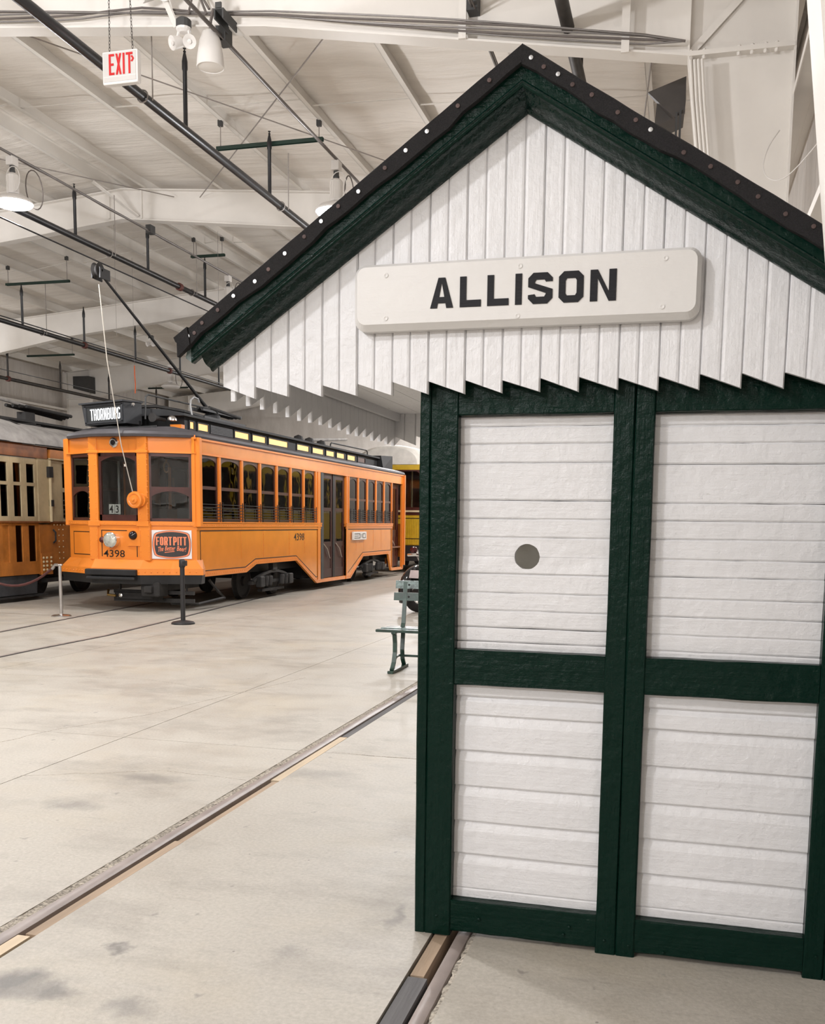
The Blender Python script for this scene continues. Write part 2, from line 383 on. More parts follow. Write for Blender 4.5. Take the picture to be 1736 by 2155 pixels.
# block lettering: every glyph a list of convex polygons in a box of width w, height 1, stroke s
def glyph(ch, w=.62, s=.21):
    q = lambda x0, x1, y0, y1: [(x0, y0), (x1, y0), (x1, y1), (x0, y1)]
    c = min(.17, w * .3); h = (1 - s) / 2; b = c * .55
    bowl = lambda y0, y1, left: ([q(0, s, y0, y1)] if left else []) + [[(0, y1 - s), (w - s, y1 - s), (w - c, y1), (0, y1)], [(0, y0), (w - c, y0), (w - s, y0 + s), (0, y0 + s)], [(w - s, y0 + s), (w, y0 + c), (w, y1 - c), (w - s, y1 - s)], [(w - s, y1 - s), (w, y1 - c), (w - c, y1)], [(w - s, y0 + s), (w - c, y0), (w, y0 + c)]]
    e = c * .45
    ring = [[(0, c), (s, s + e), (s, 1 - s - e), (0, 1 - c)], [(w - s, s + e), (w, c), (w, 1 - c), (w - s, 1 - s - e)], [(c, 0), (w - c, 0), (w - s - e * .6, s), (s + e * .6, s)], [(s + e * .6, 1 - s), (w - s - e * .6, 1 - s), (w - c, 1), (c, 1)],
            [(0, c), (c, 0), (s + e * .6, s), (s, s + e)], [(w - c, 0), (w, c), (w - s, s + e), (w - s - e * .6, s)], [(0, 1 - c), (s, 1 - s - e), (s + e * .6, 1 - s), (c, 1)], [(w, 1 - c), (w - c, 1), (w - s - e * .6, 1 - s), (w - s, 1 - s - e)]]
    G = {
        'I': [q(0, s, 0, 1)], 'L': [q(0, s, 0, 1), q(s, w, 0, s)],
        'E': [q(0, s, 0, 1), q(s, w, 0, s), q(s, w * .88, h, h + s), q(s, w, 1 - s, 1)],
        'F': [q(0, s, 0, 1), q(s, w * .88, h, h + s), q(s, w, 1 - s, 1)],
        'T': [q(w / 2 - s / 2, w / 2 + s / 2, 0, 1 - s), q(0, w, 1 - s, 1)],
        'H': [q(0, s, 0, 1), q(w - s, w, 0, 1), q(s, w - s, h, h + s)],
        'N': [q(0, s, 0, 1), q(w - s, w, 0, 1), [(s, .72), (w - s, 0), (w - s, .3), (s, 1)]],
        'A': [[(0, 0), (s, 0), (w / 2 + s * .02, .86), (w / 2 - s * .5, 1)], [(w - s, 0), (w, 0), (w / 2 + s * .5, 1), (w / 2 - s * .02, .86)], [(w / 2 - s * .5, 1), (w / 2 - s * .2, .8), (w / 2 + s * .2, .8), (w / 2 + s * .5, 1)], q(w * .25, w * .75, .16, .16 + s * .85)],
        'X': [[(0, 0), (s, 0), (w, 1), (w - s, 1)], [(w - s, 0), (w, 0), (s, 1), (0, 1)]],
        'O': ring, 'U': [[(0, c), (s, s), (s, 1), (0, 1)], [(w - s, s), (w, c), (w, 1), (w - s, 1)], [(0, c), (c, 0), (s, s)], [(c, 0), (w - c, 0), (w - s, s), (s, s)], [(w - c, 0), (w, c), (w - s, s)]],
        'P': bowl(h - .08, 1, True) + [q(0, s, 0, h)], 'B': bowl(0, h + s * .9, True) + bowl(h, 1, True),
        'R': bowl(h - .05, 1, True) + [q(0, s, 0, h), [(w - s * 1.05, 0), (w, 0), (w * .85, h), (w * .85 - s, h)]],
        'G': [ring[0], ring[2], ring[3], ring[4], ring[5], ring[6], ring[7], [(w - s, s + e), (w, c), (w, .5), (w - s, .5)], [(w - s, 1 - c - .12), (w, 1 - c - .12), (w, 1 - c), (w - s, 1 - c)], q(w * .55, w, .4, .5)],
        'S': [ring[2], ring[3], ring[4], ring[5], ring[6], ring[7], [(0, c), (s, s + e), (s, max(.29, s + e + .01)), (0, .29)], [(w - s, .71), (w, .71), (w, 1 - c), (w - s, max(.711, 1 - s - e))], [(0, .55), (s, .62), (s, 1 - s - e), (0, 1 - c)], [(w - s, s + e), (w, c), (w, .46), (w - s, .4)], [(0, .55), (w - s, .34), (w, .46), (s, .66)]],
        '>': [[(0, .1), (s, .0), (w, .5), (w - s, .5)], [(w - s, .5), (w, .5), (s, 1), (0, .9)]],
        'M': [q(0, s, 0, 1), q(w - s, w, 0, 1), [(s, .7), (w / 2, .1), (w / 2, .45), (s, 1)], [(w - s, .7), (w - s, 1), (w / 2, .45), (w / 2, .1)]],
        'D': bowl(0, 1, True), '&': ring, 'C': [r for i, r in enumerate(ring) if i != 1], 'J': [q(w - s, w, 0, 1), q(0, w, 0, s)], ' ': []}
    return G[ch], (s if ch == 'I' else w)
def put_glyph(mb, polys, place, depth):
    # place(u, v, d) -> world point
    for i, p in enumerate(polys):
        dd = depth * (1 + .03 * i)
        mb.loft([[place(u, v, 0) for u, v in p], [place(u, v, dd) for u, v in p]])
def text_mesh(txt, size, place, depth, shear=0., offset=0., xs=1.):
    cu = bpy.data.curves.new('t', 'FONT'); cu.body = txt; cu.size = 1.0; cu.shear = shear; cu.offset = offset; cu.resolution_u = 3
    ob = bpy.data.objects.new('t', cu); COL.objects.link(ob)
    dg = bpy.context.evaluated_depsgraph_get(); me = bpy.data.meshes.new_from_object(ob.evaluated_get(dg))
    mb = MB(); n = len(me.vertices)
    mb.v = [tuple(place(v.co.x * size * xs, v.co.y * size, depth)) for v in me.vertices]
    mb.f = [tuple(p.vertices) for p in me.polygons]
    bpy.data.objects.remove(ob); bpy.data.curves.remove(cu); bpy.data.meshes.remove(me)
    return mb
# ------------------------------------------------------------------ lights (high-bay lamps), builder used further down too
XR, XL, RX, RZ, PITCHR = .76, -20.66, -9.95, 7.39, .083    # column faces, ridge x, ridge z (rafter top), roof slope
Y_FR = [-11.5, -4.5, 2.5, 9.5, 16.5, 23.4, 30.4, 37.4]     # rigid frames
def roof_z(x): return RZ - PITCHR * abs(x - RX)
def lamp(x, y, z, lit, label, power=1.0, side=.85, group='high-bay lamps on the conduits'):
    t = thing('high_bay_lamp', label, 'lamp', (x, y, z), group)
    part('junction_box', MB().cbox(x - .055, x + .055, y - .07, y + .07, z - .13, z - .01, .006), M['white_plastic'], t)
    part('hook', MB().tube([(x, y, z - .01), (x, y, z + .03)], .02, 8), M['chain'], t)
    part('socket', MB().lathe([(.038, 0), (.042, .03), (.036, .04), (.036, .1)], (x, y, z - .23), n=12), M['grey_box'], t)
    h = MB().lathe([(.05, 0), (.085, .02), (.085, .27), (.05, .3)], (x, y, z - .53), n=8)
    ho = part('heat_sink', h, M['white_plastic'], t)
    fins = MB()
    for k in range(8):
        a = PI / 8 + k * PI / 4
        for d in (-.018, 0, .018):
            px, py = x + .078 * math.cos(a) - d * math.sin(a), y + .078 * math.sin(a) + d * math.cos(a)
            fins.beam((px, py, z - .49), (px, py, z - .27), .005, .012, (math.cos(a), math.sin(a), 0))
    part('fin', fins, M['steel_white'], ho)
    r = .27
    part('reflector', MB().lathe([(.09, .1), (r * .8, .075), (r, .02), (r, 0)], (x, y, z - .64), n=28), M['white_plastic'], t, smooth=True)
    part('lens', MB().lathe([(r * .985, 0), (r * .9, -.03), (r * .6, -.055), (0, -.065)], (x, y, z - .64), n=28), M['lens'] if lit else M['white_plastic'], t, smooth=True)
    part('safety_cable', MB().tube([(x + .05 + .11 * math.sin(a * PI / 10) , y - .06, z - .33 - .17 * math.cos(a * PI / 10) ) for a in range(20)], .006, 5, True), M['white_plastic'], t)
    part('cord_loop', MB().tube([(x + .03, y + .45 + .2 * math.sin(a * PI / 10), z - .32 - .27 * math.cos(a * PI / 10)) for a in range(20)], .009, 5, True), M['cable'], t)
    if lit:
        ld = bpy.data.lights.new('lamp_light', 'SPOT'); ld.energy = LAMP_POWER * power; ld.color = LAMP_COLOR; ld.shadow_soft_size = .13
        ld.spot_size = math.radians(168); ld.spot_blend = .25
        lo = bpy.data.objects.new('lamp_light', ld); COL.objects.link(lo); lo.parent = t; lo.location = (0, 0, -.84)
        # added point light under the lens: sideways spill, boosted to brighten the ceiling
        l2 = bpy.data.lights.new('lamp_side_light', 'POINT'); l2.energy = LAMP_POWER * power * side; l2.color = LAMP_COLOR; l2.shadow_soft_size = .16
        lo = bpy.data.objects.new('lamp_side_light', l2); COL.objects.link(lo); lo.parent = t; lo.location = (0, 0, -1.0)
    return t
CA, CAZ = -4.55, 6.2; CB, CBZ = -9.4, 6.62
lamp(CB, 12.66, CBZ - .02, True, 'glowing white lamp on the left conduit below the exit sign', .85, .4)
lamp(CA, 12.70, CAZ - .02, True, 'glowing white lamp half hidden by the left slope of the shelter roof', .9, .4)
lamp(CB, 19.56, CBZ - .02, False, 'unlit white lamp just above the left eave of the shelter')
U_ = 'white high-bay lamp out of view, '
for x, z, y, pw, lab in ((CA, CAZ, 5.75, 1.0, 'on the right conduit left of the shelter'), (CA, CAZ, -1.2, 1.15, 'on the right conduit up beside the camera'), (CA, CAZ, -8.1, 2.3, 'on the right conduit behind the camera'),
                          (CB, CBZ, 5.75, .75, 'on the left conduit abreast of the shelter'), (CB, CBZ, -1.2, .7, 'on the left conduit behind the nearest beam'), (CB, CBZ, -8.1, 1.4, 'on the left conduit far behind the camera'),
                          (-14.6, 6.3, 12.66, 1, 'left of the cream streetcar'), (-18.6, 6.0, 19.6, .9, 'added by the left wall behind the cream streetcar to brighten the far left bays'), (CA, CAZ, 19.6, .9, 'over the orange trolley doors'), (CA, CAZ, 33.4, 1.5, 'added far back over the yellow streetcar to brighten the far bays'), (CB, CBZ, 33.4, 1.4, 'added far back on the left conduit to brighten the far bays'), (CA, CAZ, 26.5, 1.3, 'above the yellow streetcar behind the shelter')):  # left-wall and farthest lamps are unseen, added to brighten the far bays
    lamp(x, y, z - .02, True, U_ + lab, pw, 1.25 if y == 5.75 else .85)
lamp(-14.6, 26.5, 6.0, False, 'unlit white lamp with a wide flat lens above the trolley destination sign')
lamp(-9.4, 26.5, 6.0, False, 'unlit lamp far back behind the shelter valance tips')

# ------------------------------------------------------------------ floor of separate slabs with joints, rail slots cut out
fl = thing('floor', None, None, (-8, 12, 0), kind='structure')
part('floor_base', MB().box(-22, 1.2, -13, 39, -.3, -.12), M['pit'], fl)
SLOT = [(-2.402, -2.226), (-.838, -.676)]
xcuts = [-22, -16.8, -11.0, -6.62, -3.72, SLOT[0][0], SLOT[0][1], SLOT[1][0], SLOT[1][1], 1.2]
ycuts = [-13, -6, -1, 6.0, 9.95, 15.2, 21, 27, 33, 39]
for i in range(len(xcuts) - 1):
    if (xcuts[i], xcuts[i + 1]) in SLOT: continue
    for j in range(len(ycuts) - 1):
        g = .0028
        part('floor_slab', MB().box(xcuts[i] + (0 if xcuts[i] in (SLOT[0][1], SLOT[1][1]) else g), xcuts[i + 1] - (0 if xcuts[i + 1] in (SLOT[0][0], SLOT[1][0]) else g), ycuts[j] + g, ycuts[j + 1] - g, -.12, 0), M['concrete'], fl)
# hairline cracks: thin real ribbons of darker filler in the slabs
def crack(pts, wd, nm='floor_crack'):
    P = []; 
    for i in range(len(pts) - 1):
        a, b = Vector((*pts[i], 0)), Vector((*pts[i + 1], 0)); n = 8
        for k in range(n): P.append(a.lerp(b, k / n) + Vector((random.uniform(-.012, .012), random.uniform(-.012, .012), 0)))
    P.append(Vector((*pts[-1], 0))); mb = MB(); rings = []
    for i, p in enumerate(P):
        d = (P[min(i + 1, len(P) - 1)] - P[max(i - 1, 0)]).normalized(); s = Vector((-d.y, d.x, 0)) * wd * random.uniform(.4, 1)
        rings.append([p - s + Vector((0, 0, .0008)), p + s + Vector((0, 0, .0008)), p + s + Vector((0, 0, -.004)), p - s + Vector((0, 0, -.004))])
    return part(nm, mb.loft(rings), M['grit'], fl)
crack([(-5.0, 5.4), (-4.43, 5.61), (-4.33, 6.05), (-4.0, 6.74), (-3.5, 8.9)], .004)
crack([(-6.6, 8.1), (-4.9, 8.3), (-3.72, 7.9)], .003)
crack([(-3.72, 4.9), (-3.0, 5.25), (-2.42, 5.2)], .0025)
crack([(-2.19, 6.02), (-.84, 5.98)], .003)

# ------------------------------------------------------------------ near track: rails and flangeway planks lying in the slots
def rail_mesh(x0, x1, y0, y1):
    c = (x0 + x1) / 2; hw = (x1 - x0) / 2
    prof = [(c - hw, -.018), (c - hw + .006, -.004), (c - hw + .018, .001), (c + hw - .018, .001), (c + hw - .006, -.004), (c + hw, -.018), (c + hw, -.04), (c + .012, -.055), (c + .012, -.1), (c + .05, -.115), (c - .05, -.115), (c - .012, -.1), (c - .012, -.055), (c - hw, -.04)]
    return MB().prism(prof, 'XZ', y0, y1)
part('rail', rail_mesh(-2.372, -2.298, -6, 30), M['rail'], fl, 'brown steel rail set in the floor', smooth=True)
part('rail', rail_mesh(-.752, -.695, -6, 30), M['rail'], fl, 'brown steel rail set in the floor', smooth=True)
def grit(x0, x1, y0, y1, lean):
    mb = MB(); n = int((y1 - y0) / .035); rings = []
    for i in range(n + 1):
        y = y0 + (y1 - y0) * i / n; a, b = random.uniform(-.006, .007), random.uniform(-.008, .008)
        z0, z1 = (random.uniform(-.004, .001), random.uniform(-.014, -.004)) if lean > 0 else (random.uniform(-.014, -.004), random.uniform(-.004, .001))
        rings.append([(x0 + a, y, z0), (x1 + b, y, z1), (x1 + b, y, -.11), (x0 + a, y, -.11)])
    return mb.loft(rings)
part('broken_edge', grit(-2.406, -2.368, 1, 18, 1), M['grit'], fl, kind='stuff')
part('broken_edge', grit(-.697, -.668, 1, 9, -1), M['grit'], fl, kind='stuff')
def plank(x0, x1, y0, y1, m, label, z=-.006, dz=0):
    sk = random.uniform(-.004, .004)
    mb = MB().hexa([(x0, y0, -.075), (x1, y0, -.075), (x1 + sk, y1, -.075), (x0 + sk, y1, -.075), (x0 + .003, y0, z), (x1 - .003, y0, z + dz), (x1 + sk - .003, y1, z + dz), (x0 + sk + .003, y1, z)])
    return solo('flangeway_plank', mb, M[m], label, 'plank', 'planks laid beside the near rails')
plank(-2.292, -2.234, 1.2, 2.955, 'plank_new', 'pale new plank end at the left edge of the photograph, beside the rail', .002)
plank(-2.283, -2.232, 2.985, 4.1, 'plank_brown', 'brown plank just past the pale plank at the left edge')
plank(-2.276, -2.234, 4.112, 5.25, 'plank_brown', 'long narrow brown plank in the middle of the rail gap', -.01)
plank(-2.292, -2.232, 5.262, 6.5, 'plank_new', 'clean pale plank further along the rail, past the brown planks')
plank(-2.288, -2.234, 6.512, 9.2, 'plank_grey', 'grey plank along the rail leading towards the bench')
plank(-2.288, -2.234, 9.21, 12.2, 'plank_grey', 'farthest grey plank along the rail, behind the shelter post')
plank(-.830, -.776, 3.062, 4.6, 'plank_brown', 'short brown plank against the bottom left corner of the shelter')
plank(-.832, -.759, 1.5, 3.05, 'plank_grey', 'grey plank beside the rail at the bottom edge of the photograph')

# trolley track: grooved rails bending away under the trolley
def groove(pts, x_off, wd, z, nm, m, label):
    mb = MB(); rings = [[(x + x_off - wd / 2, y, z), (x + x_off + wd / 2, y, z), (x + x_off + wd / 2, y, -.05), (x + x_off - wd / 2, y, -.05)] for x, y in pts]
    return mb.loft(rings)
for pts, lab in (([(-8.3, 4), (-8.55, 8), (-8.75, 11.2), (-9.03, 13.4), (-9.30, 15.7), (-9.6, 18), (-9.77, 21), (-9.77, 34)], 'left grooved rail running under the orange trolley'),
                 ([(-6.95, 4), (-7.12, 8), (-7.2, 9.7), (-7.22, 11.3), (-7.45, 13.4), (-7.75, 15.7), (-8.02, 18), (-8.19, 21), (-8.19, 34)], 'right grooved rail running under the orange trolley, by the black stanchion')):
    part('rail', groove(pts, -.03, .045, .003, '', None, ''), M['rail'], fl); part('flangeway', groove(pts, .012, .034, .0025, '', None, ''), M['pit'], fl)

# ------------------------------------------------------------------ shell
def shell(name, mb, m): return solo(name, mb, m, kind='structure')
def ceiling_mesh():
    mb = MB(); xs = []; ys = []
    x = XL - .3
    nx, ny = 116, 150
    X0, X1, Y0, Y1 = XL - .3, XR + .35, -12.6, 38.2
    rings = []
    for i in range(nx + 1):
        x = X0 + (X1 - X0) * i / nx; row = []
        ph = ((x - RX) / 1.48) % 1.0
        for j in range(ny + 1):
            y = Y0 + (Y1 - Y0) * j / ny
            sag = .035 * math.sin(PI * ph)
            zz = roof_z(x) + .205 - sag + .012 * math.sin(y * 5.3 + 1.3 * math.sin(x * 1.7)) * math.sin(PI * ph)
            row.append((x, y, zz))
        rings.append(row)
    mb.loft(rings, cap=False, closed=False)
    return mb
ce = solo('ceiling', ceiling_mesh(), M['blanket'], kind='structure', smooth=True)
WX0, WX1 = XL - .24, XR + .24
shell('wall_right', MB().box(WX1, WX1 + .1, -12.6, 38.2, 0, 6.9), M['wall_blanket'])
shell('wall_left', MB().box(WX0 - .1, WX0, -12.6, 38.2, 0, 6.9), M['wall_blanket'])
shell('wall_back', MB().prism([(WX0, 0), (WX1, 0), (WX1, 6.75), (RX, 7.6), (WX0, 6.75)], 'XZ', 38.0, 38.1), M['wall_blanket'])
shell('wall_front', MB().prism([(WX0, 0), (WX1, 0), (WX1, 6.75), (RX, 7.6), (WX0, 6.75)], 'XZ', -12.5, -12.4), M['wall_blanket'])
# rigid frames
def frame_at(y, k):
    t = thing('rigid_frame', None, None, (RX, y, 0), kind='structure')
    bot = [(-4.1, 6.27), (-.12, 5.6)]
    tf = .018; fw = .19
    mir = lambda x: 2 * RX - x
    poly = [(RX, 6.87), (-4.1, 6.27), (-.12, 5.6), (XR, 5.62), (XR, roof_z(XR)), (RX, RZ)]
    for sgn in (1, -1):
        f = (lambda x: x) if sgn > 0 else mir
        part('rafter_web', MB().prism([(f(x), z) for x, z in poly], 'XZ', y - .006, y + .006), M['steel_white'], t)
        fl_ = MB()
        for a, b in (((RX, 6.87), (-4.1, 6.27)), ((-4.1, 6.27), (-.12, 5.6))):
            fl_.beam((f(a[0]), y, a[1]), (f(b[0]), y, b[1]), fw, tf)
        part('bottom_flange', fl_, M['steel_white'], t)
        part('top_flange', MB().beam((f(RX), y, RZ - .01), (f(XR), y, roof_z(XR) - .01), fw, tf), M['steel_white'], t)
        # tapered column
        xi = lambda z: -.12 + .125 * (5.6 - z)
        part('column_web', MB().prism([(f(xi(0)), 0), (f(XR), 0), (f(XR), 5.6), (f(-.12), 5.6)], 'XZ', y - .006, y + .006), M['steel_white'], t)
        part('column_flange', MB().beam((f(xi(0)), y, 0.0), (f(-.12), y, 5.6), fw, tf, (1, 0, 0)), M['steel_white'], t, 'tapering inner flange')
        part('column_flange', MB().beam((f(XR), y, 0), (f(XR), y, roof_z(XR) - .02), fw, tf, (1, 0, 0)), M['steel_white'], t)
        kp = part('knee_plate', MB().box(min(f(-.13), f(XR)), max(f(-.13), f(XR)), y - .1, y + .1, 5.585, 5.625), M['steel_white'], t)
        part('stiffener', MB().box(f(-.12) - .008, f(-.12) + .008, y - .09, y + .09, 5.62, 6.55), M['steel_white'], t)
        if k in (2, 3):
            part('stiffener', MB().beam((f(-.1), y - .03, 5.64), (f(.74), y - .03, 6.5), .06, .012, (0, -1, 0)), M['steel_white'], t)
            for i, q in enumerate((.02, .13, .42, .53, .64, .73)):
                if sgn > 0: part('bolt', MB().lathe([(.018, 0), (.018, .02), (.012, .03)], (f(-.12 + q), y - .075, 5.588), (0, 0, -1), 6), M['steel_white'], kp)
                if sgn > 0: part('bolt', MB().lathe([(.018, 0), (.018, .016), (.01, .022)], (f(-.12 + q), y - .075, 5.622), (0, 0, 1), 6), M['steel_white'], kp)
    if k == 3:   # flange braces and pipe stubs in front of the nearest visible rafter
        part('flange_brace', MB().box(-2.175, -2.105, y - .13, y - .1, 5.93, 6.9), M['steel_white'], t)
        part('flange_brace', MB().box(-.70, -.63, y - .13, y - .1, 5.66, 6.7), M['steel_white'], t)
        part('flange_brace', MB().beam((-5.02, y - .14, 6.34), (-5.2, y - .5, 6.95), .07, .02), M['steel_white'], t)
    if k in (4, 5):
        part('flange_brace', MB().beam((RX + .3, y - .05, 6.9), (RX - .15, y - .75, 7.3), .08, .02), M['steel_white'], t)
        part('stiffener', MB().box(RX - .3, RX - .27, y - .05, y, 6.9, 7.38), M['steel_white'], t)
        part('stiffener', MB().box(RX + .35, RX + .38, y - .05, y, 6.86, 7.36), M['steel_white'], t)
    return t
for k, y in enumerate(Y_FR): frame_at(y, k)
# purlins (Z sections), each a piece of the setting
pxs = [RX + .45 + 1.48 * i for i in range(8)] + [RX - .20 - 1.48 * i for i in range(8)]
pz = thing('roof_purlins', None, None, (RX, 10, 7), kind='structure')
for x in pxs:
    z = roof_z(x); s = 1 if x > RX else -1
    mb = MB()
    mb.box(x - .003, x + .003, -12.4, 38, z, z + .2)
    mb.box(min(x, x + .065 * s), max(x, x + .065 * s), -12.4, 38, z, z + .005)
    mb.box(min(x, x - .065 * s), max(x, x - .065 * s), -12.4, 38, z + .195, z + .2)
    part('purlin', mb, M['purlin'], pz)
xs_ = sorted(pxs)
for yb in (-1, 6.0, 13.0, 20.0, 27.0):
    for a, b in zip(xs_[:-1], xs_[1:]):
        part('purlin_strap', MB().beam((a, yb, roof_z(a) + .03), (b, yb - .02, roof_z(b) + .11), .03, .008), M['purlin'], pz)
# wall girts between columns
gz = thing('wall_girts', None, None, (XR + .1, 10, 3), kind='structure')
for z in (5.26, 3.72, 2.15):
    mb = MB(); mb.box(XR + .01, WX1, -12, 38, z, z + .005); mb.box(XR + .005, XR + .012, -12, 38, z - .065, z + .003); mb.box(WX1 - .06, WX1, -12, 38, z - .008, z)
    part('girt', mb, M['steel_white'], gz)
    mb = MB(); mb.box(WX0, XL - .01, -12, 38, z, z + .005); mb.box(XL - .012, XL - .005, -12, 38, z - .065, z + .003)
    part('girt', mb, M['steel_white'], gz)
holes = MB()
for y in [8.6, 8.45, 8.2, 8.05, 7.7, 7.55, 7.2, 7.05, 6.7, 6.5]:
    for dx in (.04, .09): holes.lathe([(.008, 0), (.008, .002)], (XR + dx, y, 5.259), (0, 0, -1), 6)
part('bolt_hole', holes, M['grey_box'], gz, kind='stuff')

# ------------------------------------------------------------------ bracing rods under the roof
zz = lambda x: roof_z(x) - .04
br = thing('roof_bracing', 'thin crossed bracing rods under the roof between the two near white beams', 'rods', (-7, 13, 6.9))
for p0, p1 in (((-8.6, 9.6, zz(-8.6)), (-3.0, 16.4, zz(-3.0) - .1)), ((-3.0, 9.6, zz(-3.0)), (-8.4, 16.4, zz(-8.4) - .1)), ((-13.8, 9.6, zz(-13.8)), (-8.9, 16.4, zz(-8.9) - .1)), ((-.4, 10, zz(-.4) - .05), (-1.0, 16.3, zz(-1) - .7))):
    part('bracing_rod', MB().tube([p0, p1], .009, 6), M['rod'], br)

# ------------------------------------------------------------------ conduits, pipes
def conduit(x, z, label, y0=-12, y1=37):
    t = thing('ceiling_conduit', label, 'conduit', (x, 9.5, z))
    part('conduit_tube', MB().tube([(x, y0, z), (x, y1, z)], .02, 8), M['conduit'], t)
    part('wire', MB().tube([(x + .03, y0 + i * 1.0, z - .02 - .02 * (i % 2)) for i in range(int(y1 - y0))], .008, 4), M['cable'], t)
    for y in Y_FR[1:-1]:
        part('clamp', MB().box(x - .05, x + .05, y - .14, y + .02, z - .04, z + .1), M['grey_box'], t)
    return t
conduit(CA, CAZ, 'grey lamp conduit passing the white speaker and carrying the lamp at the shelter roof')
conduit(CB, CBZ, 'grey lamp conduit carrying the glowing lamp at the left edge')
conduit(-2.05, 6.2, 'thin dark conduit dropping to the shelter roof just left of its peak')
def sprinkler(x, z, r, label, sprigs, tips, coup, bars=(), m='pipe_black', y0=-6, y1=36):
    t = thing('sprinkler_pipe', label, 'pipe', (x, 12, z))
    part('pipe_run', MB().tube([(x, y0, z), (x, y1, z)], r, 12), M[m], t, smooth=True)
    for y, tp in zip(sprigs, tips):
        s = part('sprig', MB().lathe([(.026, 0), (.026, tp - z - .22), (.034, tp - z - .2), (.034, tp - z - .12), (.02, tp - z - .05), (.012, tp - z - .02)], (x, y, z), n=10), M[m], t, smooth=True)
        part('sprinkler_head', MB().lathe([(.01, 0), (.018, .02), (.004, .04), (.02, .05), (.02, .055)], (x, y, tp - .03), n=8), M['iron_dusty'], s)
    for y in coup:
        part('coupling', MB().lathe([(r + .005, 0), (r + .025, .01), (r + .025, .09), (r + .005, .1)], (x, y - .05, z), (0, 1, 0), 14), M['coupling'], t)
    for y, x0, x1, zb in bars:
        rd = part('hanger_rod', MB().tube([(x + .12, y, z - r), (x + .12, y, zb)], .008, 6), M['rod'], t)
        part('pipe_ring', MB().tube([(x + (r + .012) * math.cos(a * PI / 6), y, z + (r + .012) * math.sin(a * PI / 6)) for a in range(12)], .008, 4, True), M['rod'], rd)
    return t
def strut(x0, x1, y, z, label):
    t = thing('strut_bar', label, 'bar', ((x0 + x1) / 2, y, z), 'green hanger bars under the roof')
    x0 = min(pxs, key=lambda p: abs(p - x0)) - .06; x1 = min(pxs, key=lambda p: abs(p - x1)) + .06
    mb = MB(); mb.box(x0, x1, y - .025, y - .02, z - .025, z + .025); mb.box(x0, x1, y + .02, y + .025, z - .025, z + .025); mb.box(x0, x1, y - .02, y + .02, z + .02, z + .025)
    part('channel', mb, M['strut_green'], t)
    for x in (min(pxs, key=lambda p: abs(p - x0)), min(pxs, key=lambda p: abs(p - x1))):
        zt = roof_z(x)
        part('hanger_rod', MB().tube([(x, y, z), (x, y, zt - .02)], .007, 6), M['rod'], t)
        part('clamp', MB().box(x - .03, x + .03, y - .03, y + .03, zt - .07, zt + .01), M['grey_box'], t)
sprinkler(-5.75, 5.99, .052, 'thick black sprinkler pipe passing behind the exit sign', [10.9, 13.31, 15.9], [6.86, 6.84, 6.84], [9.4, 20], [(9.95, 0, 0, 6.95), (13.7, 0, 0, 6.7)])
strut(-6.42, -4.88, 13.42, 6.74, 'green hanger bar over the thick black pipe, left of the shelter roof')
sprinkler(-9.9, 6.13, .05, 'black sprinkler pipe running below the glowing lamp at left', [12.2, 14.9, 17.2, 19.5, 22, 25], [6.95] * 6, [18.4, 26], [(15.9, 0, 0, 7.1), (18.9, 0, 0, 7.1)])
strut(-10.28, -9.2, 19.5, 7.0, 'green hanger bar in the middle left, above the shelter eave')
sprinkler(-13.8, 5.57, .05, 'dark sprinkler pipe crossing behind the leaning trolley pole', [13.5, 16.2, 18.74, 21, 23.26, 25.6, 28], [6.42] * 7, [21, 25], [(19.4, 0, 0, 6.6)])
strut(-14.59, -13.06, 19.37, 6.62, 'green hanger bar at the left edge above the dark pipe')
strut(-14.59, -13.1, 28.2, 6.7, 'green hanger bar behind the trolley pole near the shelter eave')
sprinkler(-18.2, 5.33, .05, 'farthest dark sprinkler pipe, above the cream trolley', [18, 21, 24, 26.4, 29, 32], [6.15] * 6, [24], [], 'pipe_brown')
strut(-18.96, -17.43, 26.08, 6.3, 'dark hanger bar low at the far left above the cream trolley')
strut(-18.96, -17.43, 33, 6.27, 'farthest dark hanger bar above the trolley destination sign')
strut(-11.6, -10.2, 10.6, 6.86, 'green hanger bar cut by the left edge of the photograph')
sprinkler(-1.19, 5.98, .06, 'brown black pipe descending behind the right slope of the shelter roof', [10.6, 13], [6.5, 6.5], [9.6], [(9.9, 0, 0, 6.6)], 'pipe_brown')
# black stubs rising from the thick pipe past the frame
for x, y, z0, z1, lab in ((-5.75, 7.4, 5.99, 7.0, 'black stub pipe rising off the picture above the exit sign'),):
    solo('pipe_riser', MB().tube([(x, y, z0 + .056), (x, y, z1)], .028, 10), M['pipe_black'], lab, 'pipe')
# trolley wires
def wire(x, z, r, label): return solo('overhead_wire', MB().tube([(x, -8, z), (x, 36, z)], r, 6), M['pipe_black'], label, 'wire')
wire(-8.98, 5.50, .012, 'overhead trolley wire touched by the pole wheel')
wire(-12.8, 5.36, .012, 'overhead wire above the cream and brown trolley')
wire(-16.6, 5.2, .01, 'thin overhead wire at the far left')

